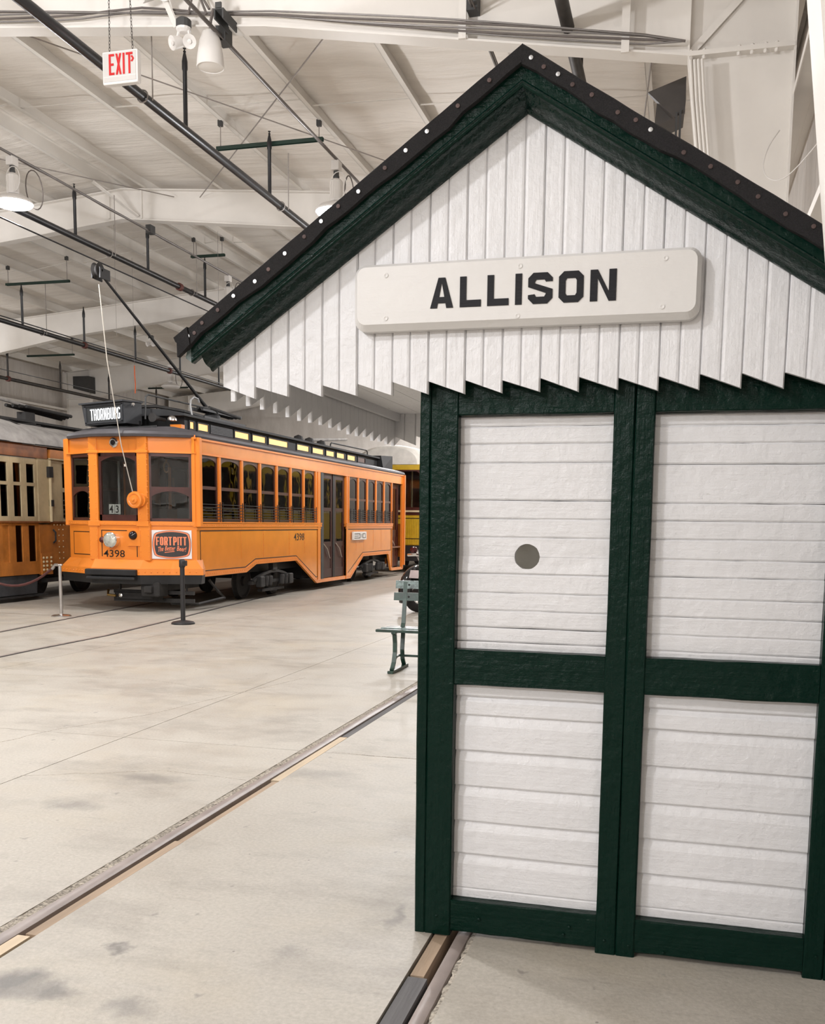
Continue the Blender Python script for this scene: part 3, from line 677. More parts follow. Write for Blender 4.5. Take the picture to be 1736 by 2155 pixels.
# ------------------------------------------------------------------ fittings at the nearest visible rafter
YF = 9.28
def em_light(x, y, z, label, s=1.0, box='grey_box'):
    t = thing('emergency_light', label, 'light', (x, y, z), 'twin-head emergency lights')
    part('ceiling_box', MB().lathe([(.075 * s, 0), (.075 * s, .07 * s), (.05 * s, .09 * s)], (x, y, z - .09 * s), n=14), M[box], t)
    part('canopy', MB().lathe([(.04 * s, 0), (.07 * s, .02 * s), (.075 * s, .04 * s)], (x, y, z - .13 * s), n=14), M['white_plastic'], t)
    for dx, ax in ((-.075, (-.5, -.75, -.35)), (.075, (.3, -.8, -.5))):
        d = Vector(ax).normalized(); o = Vector((x + dx * s, y - .02, z - .22 * s))
        h = part('lamp_head', MB().lathe([(.03 * s, -.07 * s), (.05 * s, -.055 * s), (.065 * s, .03 * s), (.065 * s, .045 * s), (.05 * s, .04 * s), (.012 * s, .02 * s), (.02 * s, .045 * s), (0, .05 * s)], o, d, 16), M['white_plastic'], t, smooth=True)
        part('neck', MB().tube([(x + dx * .7 * s, y, z - .11 * s), tuple(o)], .014 * s, 6), M['white_plastic'], t)
    return t
em_light(-4.9, YF, 6.36, 'white twin-head emergency light between the exit sign and the white speaker')
em_light(-14.0, 24.4, 6.42, 'small white twin-head emergency light left of the trolley rope, far back')
t = em_light(-5.14, YF - .1, 6.86, 'white round lamp head cut by the top edge of the photograph', 1.3, 'white_plastic')
def speaker(x, y, z, s, label):
    t = thing('pendant_speaker', label, 'speaker', (x, y, z), 'white pendant speakers')
    part('shell', MB().lathe([(.045 * s, 0), (.075 * s, -.02 * s), (.105 * s, -.1 * s), (.128 * s, -.24 * s), (.136 * s, -.34 * s), (.132 * s, -.345 * s), (.128 * s, -.335 * s)], (x, y, z), n=28), M['white_plastic'], t, smooth=True)
    part('grille', MB().lathe([(.129 * s, -.336 * s), (.06 * s, -.352 * s), (0, -.354 * s)], (x, y, z), n=28), M['steel_white'], t, smooth=True)
    part('hanging_wire', MB().tube([(x, y, z), (x + .01, y, z + .09), (x + .03, y + .02, z + .2)], .016, 6), M['cable'], t)
    return t
speaker(-4.62, YF, 6.22, .98, 'white bell-shaped speaker hanging from the near white beam')
speaker(-13.6, 31.0, 6.4, 1.0, 'small white bell speaker far back, left of the shelter eave')
t = thing('junction_channel', 'dark metal channel bracket beside the white speaker', 'bracket', (-4.5, YF, 6.2))
mb = MB(); mb.box(-4.50, -4.485, 9.12, 9.42, 6.24, 6.33); mb.box(-4.415, -4.40, 9.12, 9.42, 6.24, 6.33); mb.box(-4.485, -4.415, 9.12, 9.42, 6.32, 6.33)
part('channel', mb, M['grey_box'], t); part('clip', MB().box(-4.48, -4.42, 9.11, 9.13, 6.33, 6.38), M['grey_box'], t)
# cable bundle lying on the bottom flange
t = thing('cable_bundle', 'bundle of grey and brown cables strung along the near white beam', 'cables', (-3, YF, 6.2))
fz = lambda x: (6.87 + (x - RX) * (6.27 - 6.87) / (-4.1 - RX)) if x < -4.1 else (6.27 + (x + 4.1) * (5.6 - 6.27) / (-.12 + 4.1))
for k in range(5):
    pts = []
    x = -11.0
    while x < -.2:
        pts.append((x, YF + .1 - .012 * k, fz(x) + .06 + .022 * math.sin(x * 1.1 + k) + (.06 * math.exp(-((x + 5.4) / .5) ** 2) if k < 2 else 0) + .012 * k)); x += .35
    pts += [(-.15, YF + .05, 5.68)]
    part('cable', MB().tube(pts, .0085 + .002 * (k % 2), 5), M['cable' if k % 2 else 'conduit'], t)
cc = thing('column_conduits', 'white painted conduits strapped side by side down the white column', 'conduit', (0, YF, 2.5))
for k in range(4):
    x0 = -.1 + .032 * k
    part('conduit', MB().tube([(x0, YF + .05, 5.52), (x0 + .03, YF + .05, 5.2), (x0 + .11, YF + .05, 4.55), (x0 + .36, YF + .05, 2.5)], .012, 8), M['steel_white'], cc)
lc = thing('slack_cables', 'slack grey cables dropping to the white speaker and emergency light', 'cable', (-4.8, YF, 6.4))
for a, b in (((-5.06, YF + .02, 7.0), (-4.64, YF + .03, 6.43)), ((-4.98, YF + .03, 6.95), (-4.68, YF + .05, 6.40)), ((-4.86, YF + .02, 6.4), (-4.82, YF + .02, 6.95))):
    part('cable', MB().tube([a, tuple((Vector(a) + Vector(b)) / 2 + Vector((.05, 0, -.03))), b], .012, 6), M['cable'], lc)
# hanging heater
t = thing('unit_heater', 'dark brown hopper box under the white beam, left of the white column', 'heater', (-.3, 10.3, 5.3))
mb = MB().loft([[(-.42, 10.2, 5.32), (-.16, 10.2, 5.42), (-.16, 10.55, 5.42), (-.42, 10.55, 5.32)], [(-.40, 10.2, 5.62), (-.14, 10.2, 5.68), (-.14, 10.55, 5.68), (-.40, 10.55, 5.62)]])
part('casing', mb, M['heater'], t)
part('louver', MB().prism([(-.47, 5.6), (-.40, 5.62), (-.24, 5.40), (-.26, 5.38)], 'XZ', 10.16, 10.2), M['heater'], t)
part('hood', MB().prism([(-.49, 5.61), (-.14, 5.72), (-.14, 5.40), (-.235, 5.36)], 'XZ', 10.12, 10.16), M['heater'], t)
part('bracket', MB().box(-.225, -.205, 10.1, 10.14, 5.1, 5.4), M['grey_box'], t); part('bracket', MB().box(-.19, -.17, 10.1, 10.14, 5.1, 5.42), M['grey_box'], t)
# far wall box
solo('wall_speaker', MB().prism([(-20.2, 5.9), (-19.6, 5.75), (-19.6, 6.3), (-20.2, 6.3)], 'XZ', 30.0, 30.4), M['grey_box'], 'dark box loudspeaker up on the far left column', 'speaker')

# ------------------------------------------------------------------ exit sign
EY = 8.9; ek = EY / 7.0
ex = lambda x: x * ek
ez = lambda z: 1.52 + (z - 1.52) * ek
t = thing('exit_sign', 'lit white sign with red EXIT lettering hanging on two chains', 'sign', (ex(-4.23), EY, ez(4.78)))
part('housing', MB().cbox(ex(-4.378), ex(-4.083), EY, EY + .07, ez(4.775), ez(5.008), .007), M['white_plastic'], t)
fp = part('face', MB().box(ex(-4.366), ex(-4.095), EY - .006, EY, ez(4.79), ez(4.996)), M['exit_face'], t)
x = -4.318
for ch, gw in zip('EXIT', (.31, .33, .11, .38)):
    pol, wd = glyph(ch, gw, .11); h = .148
    mb = MB(); put_glyph(mb, pol, lambda u, v, d, x=x: (ex(x + u * h), EY - .0065 - d, ez(4.835 + v * h)), .004)
    part('letter_' + ch.lower(), mb, M['exit_red'], fp); x += (wd + .075) * h
mb = MB(); put_glyph(mb, glyph('>', .6, .3)[0], lambda u, v, d: (ex(-4.135 + u * .05), EY - .0065 - d, ez(4.915 + v * .045)), .004); part('arrow', mb, M['exit_red'], fp)
part('seam', MB().box(ex(-4.366), ex(-4.095), EY - .0075, EY - .006, ez(4.823), ez(4.826)), M['steel_white'], fp)
for xb, xt in ((ex(-4.33), ex(-4.318)), (ex(-4.135), ex(-4.17))):
    mb = MB(); n = 40; z0 = ez(5.005); zt = z0 + 1.2
    for i in range(n):
        z = z0 + (zt - z0) * i / n; xx = xb + (xt - xb) * i / n; h = (zt - z0) / n * .62
        c = [(xx + (.008 * math.cos(a * PI / 4) if i % 2 else 0), EY + .035 + (0 if i % 2 else .008 * math.cos(a * PI / 4)), z + h / 2 + h * math.sin(a * PI / 4)) for a in range(8)]
        mb.tube(c, .0028, 4, True)
    part('chain', mb, M['chain'], t)
wl = [Vector(p) for p in ((.66, 9.3, 4.87), (.57, 9.2, 4.72), (.52, 9.1, 4.53), (.56, 9.0, 4.38), (.68, 8.9, 4.33), (.8, 8.7, 4.40), (.9, 8.5, 4.48))]
wl = [a.lerp(b, t).lerp(b.lerp(c, t), t) for a, b, c in [((wl[max(i - 1, 0)] + wl[i]) / 2, wl[i], (wl[i] + wl[min(i + 1, 6)]) / 2) for i in range(7)] for t in (0, .25, .5, .75)]
solo('loose_wire', MB().tube(wl, .005, 5), M['white_plastic'], 'loose white wire looping off the right hand column', 'wire')
solo('orange_ribbon', MB().tube([(-11.9, 20, 4.9), (-11.905, 20.01, 4.7), (-11.885, 20, 4.5), (-11.895, 20, 4.3)], .012, 5), M['cord_orange'], 'orange ribbon dangling above the trolley destination sign', 'ribbon')
solo('ribbon_line', MB().tube([(-11.9, 20, 4.9), (-11.9, 20.0, 7.2)], .003, 4), M['rod'], 'thin line from the roof holding the orange ribbon', 'line')
# vertical hanging lines
for x, y, z0, z1, lab in ((-10.6, 17.2, 5.0, 7.3, 'long thin line hanging right of the leaning trolley pole'), (-9.3, 18.9, 5.2, 7.3, 'thin line hanging left of the unlit lamp over the shelter eave')):
    solo('hanging_line', MB().tube([(x, y, z0), (x, y, z1)], .004, 4), M['rod'], lab, 'line')
# ================================================================== the green and white shelter
sh = thing('waiting_shelter', 'white clapboard waiting shelter with dark green frame and black gabled roof', 'shelter', (-.15, 4.4, 0))
YF0, YB = 3.40, 5.46          # front face of the posts, rear
YS = 3.445                    # face of the siding
def rough_post(x0, x1, y0, y1, z0, z1, m, nm='corner_post', c=.004):
    # tall timber whose arrises wander a little
    n = 9; rings = []
    for k in range(n + 1):
        z = z0 + (z1 - z0) * k / n; j = lambda a=.0014: random.uniform(-a, a)
        rings.append([(x0 + c + j(), y0 + j(.0008), z), (x1 - c + j(), y0 + j(.0008), z), (x1 + j(), y0 + c, z), (x1 + j(), y1, z), (x0 + j(), y1, z), (x0 + j(), y0 + c, z)])
    return part(nm, MB().loft(rings), m, sh)
def rough_beam(x0, x1, y0, y1, z0, z1, m, nm, c=.004):
    n = 7; rings = []
    for k in range(n + 1):
        x = x0 + (x1 - x0) * k / n; j = lambda a=.0016: random.uniform(-a, a)
        rings.append([(x, y0 + j(.0008), z0 + c + j()), (x, y0 + j(.0008), z1 - c + j()), (x, y0 + c, z1 + j()), (x, y1, z1 + j()), (x, y1, z0 + j()), (x, y0 + c, z0 + j())])
    return part(nm, MB().loft(rings), m, sh)
G, GH = M['green_v'], M['green_h']
# each post is two boards side by side
for x0, xm, x1, nm in ((-.905, -.866, -.768, 'corner_post'), (-.236, -.165, -.100, 'centre_post'), (.459, .525, .595, 'corner_post')):
    rough_post(x0, xm - .0008, YF0, YF0 + .1, .0, 2.2, G, nm); rough_post(xm + .0008, x1, YF0 - .001, YF0 + .1, .0, 2.2, G, nm)
for x0, x1 in ((-.767, -.237), (-.099, .458)):
    rough_beam(x0, x1, YF0 + .004, YF0 + .09, 1.893, 2.2, GH, 'head_beam')
    rough_beam(x0, x1, YF0 + .003, YF0 + .09, .943, 1.070, GH, 'mid_rail')
    rough_beam(x0, x1, YF0 + .002, YF0 + .09, .018, .138, GH, 'sill_beam')
# bolt heads in the sills
bolt = MB()
for x, z in ((-.82, .07), (-.66, .075), (-.35, .055), (-.205, .05), (-.12, .04), (.0, .03), (.5, .08), (-.33, .085)):
    bolt.lathe([(.007, 0), (.006, .003), (0, .005)], (x, YF0, z), (0, -1, 0), 8)
part('bolt_heads', bolt, M['green_v'], sh, kind='stuff')
# horizontal siding: every board its own piece; a round hole is sawn through the left upper panel
HX, HZ, HR = -.522, 1.405, .0445
def siding(x0, x1, z0, z1, drop, hole=False):
    g_ = random.choice((.0002, .0002, .0003, .0009)); a, b = z0 + g_, z1 - g_; dy = random.uniform(-.0015, .0015); c = .0055
    if drop:   # drop siding: flat face with a coved top quarter
        h = b - a; prof = [(YS + dy + .002, a), (YS + dy, a + .004), (YS + dy + .001, a + h * .70), (YS + dy + .0035, a + h * .78), (YS + dy + .0115, b - h * .04), (YS + dy + .012, b), (YS + .022, b), (YS + .022, a)]
    else:
        prof = [(YS + dy + c, a), (YS + dy + .001, a + c), (YS + dy, b - c), (YS + dy + c, b), (YS + .022, b), (YS + .022, a)]
    tl = random.uniform(-.0009, .0009)
    if not hole:
        xs = [x0 + (x1 - x0) * k / 6 for k in range(7)]
        rings = []
        for x in xs:
            j = random.uniform(-.0008, .0008); rings.append([(x, y + j * .5, z + j + tl * (x - x0) / (x1 - x0)) for y, z in prof])
        part('siding_board', MB().loft(rings), M['white_h'], sh)
    else:      # board notched by the hole
        up = abs(b - HZ) > abs(a - HZ)  # board above the hole centre
        edge = a if up else b
        ang = [PI * k / 16 for k in range(17)]
        hw = math.sqrt(max(0, HR ** 2 - (edge - HZ) ** 2))
        pts = []
        a0 = math.atan2(edge - HZ, hw); a1 = PI - a0
        if up: cur = [(HX + HR * math.cos(a0 + (a1 - a0) * k / 18), HZ + HR * math.sin(a0 + (a1 - a0) * k / 18)) for k in range(19)]   # right to left over the top
        else:
            a0 = math.atan2(edge - HZ, hw); a1 = -PI - a0
            cur = [(HX + HR * math.cos(a0 + (a1 - a0) * k / 18), HZ + HR * math.sin(a0 + (a1 - a0) * k / 18)) for k in range(19)]
        wob = [(x + random.uniform(-.0007, .0007), z + random.uniform(-.0007, .0007)) for x, z in cur]
        far = b if up else a
        # strips of quads between the cut edge and the far edge, front and back
        cols = [(x1, edge, far)] + [(x, z, far) for x, z in wob] + [(x0, edge, far)]
        mb = MB(); rings = []
        for x, zc, zf in cols:
            rings.append([(x, YS + dy + (c if abs(zc - edge) < 1e-6 else .0005), zc), (x, YS + dy, zf - (c if up else -c)), (x, YS + dy + c, zf), (x, YS + .022, zf), (x, YS + .022, zc)])
        mb.loft(rings)
        part('siding_board', mb, M['white_h'], sh, 'board notched by the round hole')
UL = [1.893, 1.856, 1.796, 1.731, 1.600, 1.536, 1.471, 1.405, 1.342, 1.275, 1.212, 1.150, 1.098, 1.066]
UR = [1.893, 1.852, 1.793, 1.724, 1.594, 1.535, 1.473, 1.405, 1.346, 1.273, 1.210, 1.147, 1.090, 1.066]
LL = [.943, .896, .828, .696, .563, .430, .305, .173, .134]
LR = [.943, .890, .818, .686, .553, .424, .296, .173, .134]
for x0, x1, lst, drop in ((-.768, -.236, UL, False), (-.100, .459, UR, False), (-.768, -.236, LL, True), (-.100, .459, LR, True)):
    for za, zb in zip(lst[:-1], lst[1:]):
        hole = lst is UL and (abs(za - HZ) < .002 or abs(zb - HZ) < .002)
        siding(x0, x1, zb, za, drop and (za - zb) > .06, hole)
# a second sheet of boarding behind (seen only as dark joints) with the same hole
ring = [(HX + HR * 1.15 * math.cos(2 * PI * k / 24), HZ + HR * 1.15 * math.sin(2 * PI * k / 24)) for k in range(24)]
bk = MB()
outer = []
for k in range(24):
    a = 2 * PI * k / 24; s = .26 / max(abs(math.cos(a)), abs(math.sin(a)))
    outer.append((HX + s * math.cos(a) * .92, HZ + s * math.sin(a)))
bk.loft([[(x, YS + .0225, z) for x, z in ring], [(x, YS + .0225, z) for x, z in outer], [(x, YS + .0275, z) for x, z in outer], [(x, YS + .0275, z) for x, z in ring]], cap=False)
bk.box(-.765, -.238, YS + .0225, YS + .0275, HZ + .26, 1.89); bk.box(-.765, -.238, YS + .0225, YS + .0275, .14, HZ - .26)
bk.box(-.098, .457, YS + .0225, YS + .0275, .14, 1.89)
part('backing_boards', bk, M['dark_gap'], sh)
# side and rear walls, floor inside
part('rear_wall', MB().box(-.9, .59, YB - .04, YB, .03, 2.2), M['inside'], sh)
for x0 in (-.9, -.4, .1): part('rear_batten', MB().box(x0 + .25, x0 + .262, YB - .05, YB - .04, .05, 2.1), M['dark_gap'], sh)
part('side_wall', MB().box(.55, .585, YF0 + .1, YB - .04, .03, 2.2), M['white_y'], sh)
part('corner_post', MB().box(-.905, -.79, YB + .001, YB + .1, 0, 2.15), G, sh); part('corner_post', MB().box(.48, .595, YB + .001, YB + .1, 0, 2.15), G, sh)
part('inner_ceiling', MB().box(-.89, .58, YF0 + .05, YB - .02, 2.2, 2.22), M['inside'], sh)
# gable: vertical beaded boards with saw-tooth ends
YG = 3.34
AX, AZ, SL, SR = -.534, 2.865, .69, .645
def gable_top(x): return AZ - (SL * (AX - x) if x < AX else SR * (x - AX))
WB = .1283
def gable_board(x0, yf, flip=False, m='white_v', zt=None):
    wv = WB - .0007
    cs = [(0, .02), (0, .0075), (.0045, .0008), (.052, 0), (.059, .0012), (.0625, .0068), (.066, .0012), (.073, 0), (wv - .0045, .0008), (wv, .0075), (wv, .02)]
    lo = []; hi = []; dy = random.uniform(-.002, .002); sk = random.uniform(-.0012, .0012)
    zl, zr = 2.000 + random.uniform(-.004, .004), 1.956 + random.uniform(-.004, .004)
    for u, d in cs:
        lo.append((x0 + u, yf + d + dy, zl + (zr - zl) * u / wv)); hi.append((x0 + u + sk, yf + d + dy, (zt or gable_top)(x0 + u)))
    return part('gable_board', MB().loft([lo, hi]), M[m], sh)
x = -1.632
while x < .66:
    gable_board(x, YG); x += WB
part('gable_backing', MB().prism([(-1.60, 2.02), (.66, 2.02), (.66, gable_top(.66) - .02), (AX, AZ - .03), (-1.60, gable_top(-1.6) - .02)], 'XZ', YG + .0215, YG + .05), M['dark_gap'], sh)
# rake: felt edge, fascia and crown moulding swept up both slopes and mitred at the peak
def rake(nm, prof, ax, az, sl, sr, xl, xr, m, smooth=False, n=1):
    for side in (-1, 1):
        xe = xl if side < 0 else xr; s = sl if side < 0 else sr
        rings = []
        for k in range(n + 1):
            x = ax + (xe - ax) * k / n; z = az - s * abs(x - ax)
            rings.append([(x, y, z - v) for y, v in prof])
        part(nm, MB().loft(rings), M[m], sh, smooth=smooth)
FA = (-.543, 3.000, .702, .654)
def felt(side):
    xe = -1.742 if side < 0 else .70; s = FA[2] if side < 0 else FA[3]; n = 26; rings = []
    for k in range(n + 1):
        x = FA[0] + (xe - FA[0]) * k / n; z = FA[1] - s * abs(x - FA[0]); j = lambda a: random.uniform(-a, a)
        lip = .059 + (.010 if (k // 5) % 2 else 0) + j(.003)
        rings.append([(x, 3.211 + j(.002), z - lip), (x, 3.210 + j(.0015), z - .006), (x, 3.22, z + j(.0012)), (x, 5.62, z + .002), (x, 5.62, z - .04), (x, 3.234, z - .04), (x, 3.2335, z - lip)])
    return part('roofing_felt', MB().loft(rings), M['felt'], sh)
felt(-1); felt(1)
part('roofing_felt', MB().loft([[(-1.700, 3.205, 2.188), (-1.752, 3.205, 2.153), (-1.745, 3.205, 2.138), (-1.708, 3.205, 2.112), (-1.690, 3.205, 2.128)], [(-1.700, 5.62, 2.19), (-1.752, 5.62, 2.155), (-1.745, 5.62, 2.138), (-1.708, 5.62, 2.112), (-1.690, 5.62, 2.128)]]), M['felt'], sh, 'folded felt at the left eave')
rake('fascia_board', [(3.2345, .05), (3.2345, .112), (3.238, .118), (3.262, .118), (3.262, .05)], *FA, -1.70, .69, 'green_h')
crown = [(3.244, .094), (3.2415, .118), (3.246, .122), (3.252, .122), (3.258, .127), (3.268, .137), (3.282, .145), (3.298, .150), (3.312, .152), (3.318, .155), (3.322, .160), (3.333, .163), (3.339, .163), (3.339, .094)]
rake('crown_moulding', crown, FA[0] + .004, FA[1], .694, .650, -1.668, .69, 'green_gloss', True, 14)
rake('bed_moulding', [(3.2335, .098), (3.231, .103), (3.2335, .108), (3.238, .108), (3.238, .098)], *FA, -1.69, .69, 'green_gloss')
part('fascia_end', MB().hexa([(-1.722, 3.236, 2.087), (-1.70, 3.236, 2.072), (-1.70, 3.27, 2.072), (-1.722, 3.27, 2.087), (-1.712, 3.236, 2.128), (-1.69, 3.236, 2.143), (-1.69, 3.27, 2.143), (-1.712, 3.27, 2.128)]), M['bench_worn_glare'], sh, 'worn end grain of the fascia')
# felt nail caps
def caps(side, ts, m):
    for t in ts:
        s = FA[2] if side < 0 else FA[3]; x = FA[0] + side * t; z = FA[1] - s * t - .032 + random.uniform(-.008, .008)
        part('nail_cap', MB().lathe([(.0072, 0), (.0068, .0018), (0, .0024)], (x, 3.2095, z), (0, -1, 0), 10), M[m], sh, 'shiny nail cap' if m == 'nail' else None)
caps(-1, [.30, .37, .53, .66, .79, .90, .98, 1.155], 'nail'); caps(-1, [.10, .20, .44, .60, .72, .85, 1.04, 1.10, 1.13], 'nail_rust')
caps(1, [.03, .115, .40], 'nail'); caps(1, [.07, .16, .22, .30, .355, .50, .58, .66, .72, .80, .88], 'nail_rust')
# roof boards under the felt, left eave: soffit, side valance, end rafters
roofu = lambda x: FA[1] - FA[2] * abs(x - FA[0]) - .045
part('roof_boards', MB().prism([(-1.70, roofu(-1.70)), (FA[0], roofu(FA[0])), (.69, FA[1] - FA[3] * (.69 - FA[0]) - .045), (.69, FA[1] - FA[3] * (.69 - FA[0]) - .065), (FA[0], roofu(FA[0]) - .02), (-1.70, roofu(-1.70) - .02)], 'XZ', 3.262, 5.60), M['white_y'], sh)
for k in range(5):
    x0 = -1.575 + k * .135
    part('soffit_board', MB().box(x0, x0 + .133, YG + .03, YB - .03, 2.125, 2.14), M['white_y'], sh)
part('wall_plate', MB().box(-.935, -.906, YF0 + .01, YB, 2.0, 2.12), M['white_y'], sh)
part('wall_plate', MB().box(-.945, -.935, YF0 + .01, YB, 2.03, 2.06), M['white_y'], sh, 'moulding below the soffit')
part('soffit_moulding', MB().box(-1.585, -1.56, YG + .03, YB - .03, 2.085, 2.125), M['white_y'], sh)
wv = .1283; y = YG + .022; k = 0
while y < YB - .02:
    cs = [(0, .02), (0, .004), (.004, .0), (.060, 0), (.0625, .004), (.065, 0), (wv - .006, 0), (wv - .002, .004), (wv - .002, .02)]
    zl, zr = 2.000 + random.uniform(-.003, .003), 1.95 + random.uniform(-.006, .004)
    lo = []; hi = []
    for u, d in cs:   # inner face looks towards the camera
        lo.append((-1.59 - d - .0, y + u, zl + (zr - zl) * (1 - u / wv))); hi.append((-1.59 - d, y + u, 2.15))
    part('valance_board', MB().loft([lo, hi]), M['white_v'], sh); y += wv
def rear_top(x): return 2.62 if x > -1.2 else 2.62 - .69 * (-1.2 - x)
x = -1.60
while x < -.93:
    gable_board(x, YB - .03, zt=lambda u: min(2.2, gable_top(u) - .03)); x += WB
part('rear_gable', MB().prism([(-1.59, 2.14), (.66, 2.14), (.66, gable_top(.66) - .02), (AX, AZ - .03)], 'XZ', YB, YB + .03), M['white_v'], sh)

# ---- name board
def rrect(x0, x1, z0, z1, r, n=6):
    p = []
    for cx, cz, a in ((x1 - r, z0 + r, -PI / 2), (x1 - r, z1 - r, 0), (x0 + r, z1 - r, PI / 2), (x0 + r, z0 + r, PI)):
        p += [(cx + r * math.cos(a + PI / 2 * k / n), cz + r * math.sin(a + PI / 2 * k / n)) for k in range(n + 1)]
    return p
SX0, SX1, SZ0, SZ1 = -1.116, .026, 2.166, 2.386
YSB = 3.287
A_ = rrect(SX0, SX1, SZ0, SZ1, .04); B_ = rrect(SX0 + .014, SX1 - .014, SZ0 + .02, SZ1 - .012, .03)
sg = part('name_board', MB().loft([[(x, YG - .001, z) for x, z in A_], [(x, YSB + .02, z) for x, z in A_], [(x, YSB, z) for x, z in B_]]), M['sign_white'], sh, 'thick white name board with rounded corners')
# letters measured from the board: left edge, width
lh = .0975
let = [('A', -.8446, .0786), ('L', -.7435, .0712), ('L', -.6513, .0713), ('I', -.5587, .0218), ('S', -.5164, .0793), ('O', -.4171, .0794), ('N', -.3167, .0826)]
for ch, x0, wd in let:
    s = .225
    pol, w0 = glyph(ch, wd / lh, s if ch not in 'AN' else .24)
    if ch == 'I': pol = [[(0, 0), (wd / lh, 0), (wd / lh, 1), (0, 1)]]
    mb = MB(); put_glyph(mb, pol, lambda u, v, d: (x0 + u * lh, YSB - .0005 - d, 2.2300 + v * lh), .0022)
    part('letter_' + ch.lower(), mb, M['letter_black'], sg)
for x, z in ((-1.0, 2.345), (-1.0, 2.205), (-.545, 2.352), (-.55, 2.195), (-.085, 2.352), (-.09, 2.205)):
    part('screw_plug', MB().lathe([(.0085, 0), (.0085, .0018), (.006, .0022), (0, .0008)], (x, YSB, z), (0, -1, 0), 12), M['sign_white'], sg)
# ================================================================== orange streetcar
TX, HW = -8.98, 1.20            # centre line, half width
XS = TX + HW                    # right side face (-7.78)
XO = TX - HW
YC, YFRONT = 14.9, 14.5         # side corner, flat of the front
tc = thing('streetcar', 'orange vintage streetcar with THORNBURG destination sign and black roof', 'streetcar', (TX, 20, 0))
P = lambda nm, mb, m, lab=None, sm=False, root=None, kind=None: part(nm, mb, M[m], root or tc, lab, sm, kind)
BELT, WB_, WT, LT = 1.40, 1.487, 2.60, 2.86     # belt bottom, window bottom, window top, letterboard top
# --- side sheets: lower edge steps over the trucks and dips at the centre door
secA = [(14.9, BELT), (14.9, .565), (16.80, .565), (17.25, .70), (19.28, .70), (20.47, .16), (20.70, .16), (20.70, BELT)]
secB = [(22.42, BELT), (22.42, .15), (22.75, .15), (23.75, .655), (25.95, .655), (26.22, .20), (26.30, .20), (26.30, BELT)]
P('side_sheet', MB().prism(secA, 'YZ', XS - .04, XS), 'orange_sheet'); P('side_sheet', MB().prism(secB, 'YZ', XS - .04, XS), 'orange_sheet')
P('door_sill', MB().prism([(20.70, .16), (22.42, .15), (22.42, .23), (20.70, .24)], 'YZ', XS - .05, XS), 'orange')
P('door_sill', MB().prism([(26.30, .18), (27.45, .17), (27.45, .25), (26.30, .26)], 'YZ', XS - .05, XS), 'orange')
# lower edge angle strips
def strip(pts, wd, x0, x1, up):
    mb = MB()
    for a, b in zip(pts[:-1], pts[1:]): mb.loft([[(x0, a[0], a[1]), (x1, a[0], a[1]), (x1, a[0], a[1] + up), (x0, a[0], a[1] + up)], [(x0, b[0], b[1]), (x1, b[0], b[1]), (x1, b[0], b[1] + up), (x0, b[0], b[1] + up)]])
    return mb
P('edge_strip', strip(secA[1:7], 0, XS, XS + .012, .075), 'orange'); P('edge_strip', strip(secB[1:7], 0, XS, XS + .012, .075), 'orange')
# black lining
ln = MB()
def lining(pts, r=.006):
    for a, b in zip(pts, pts[1:] + pts[:1]): ln.beam((XS + .002, a[0], a[1]), (XS + .002, b[0], b[1]), .014, .006, (1, 0, 0))
lining([(15.02, 1.335), (15.02, .665), (16.78, .665), (17.22, .80), (19.26, .80), (20.42, .30), (20.60, .30), (20.60, 1.335)])
lining([(22.55, 1.335), (22.55, .28), (23.72, .755), (26.2, .755), (26.2, 1.335)])
P('lining', ln, 'line_black')
seam = MB()
for y in (16.6, 17.6, 18.9, 19.75, 23.2, 23.8, 24.6, 25.3): seam.box(XS, XS + .003, y - .004, y + .004, .82, 1.32)
P('sheet_seam', seam, 'orange')
for y0, y1 in ((14.9, 20.72), (22.4, 26.32)):
    P('belt_rail', MB().box(XS, XS + .03, y0, y1, BELT, BELT + .06), 'orange'); P('belt_rail', MB().box(XS, XS + .018, y0, y1, BELT - .045, BELT - .015), 'orange')
    P('window_sill', MB().box(XS - .05, XS + .04, y0, y1, WB_ - .022, WB_), 'orange')
P('letterboard', MB().box(XS - .05, XS, 14.85, 27.46, WT, LT), 'orange_sheet')
P('letterboard_moulding', MB().box(XS, XS + .03, 14.8, 27.46, LT - .035, LT), 'orange'); P('letterboard_moulding', MB().box(XS, XS + .02, 14.86, 26.35, WT - .005, WT + .025), 'orange')
# rivets as one field of tiny domes
rv = MB()
def rivet(x, y, z, d): rv.lathe([(.011, 0), (.008, .007), (0, .009)], (x, y, z), d, 6)
for a, b in zip(secA[1:6], secA[2:7]):
    n = max(1, int(math.hypot(b[0] - a[0], b[1] - a[1]) / .085))
    for k in range(n): rivet(XS + .012, a[0] + (b[0] - a[0]) * k / n, a[1] + (b[1] - a[1]) * k / n + .045, (1, 0, 0))
for a, b in zip(secB[1:6], secB[2:7]):
    n = max(1, int(math.hypot(b[0] - a[0], b[1] - a[1]) / .085))
    for k in range(n): rivet(XS + .012, a[0] + (b[0] - a[0]) * k / n, a[1] + (b[1] - a[1]) * k / n + .045, (1, 0, 0))
for y in [14.95 + .09 * k for k in range(64)] + [22.45 + .09 * k for k in range(43)]: rivet(XS + .03, y, BELT + .03, (1, 0, 0))
for y in (17.6, 18.9, 19.75):
    for k in range(5): rivet(XS, y, .86 + .1 * k, (1, 0, 0))
P('rivets', rv, 'orange', kind='stuff')
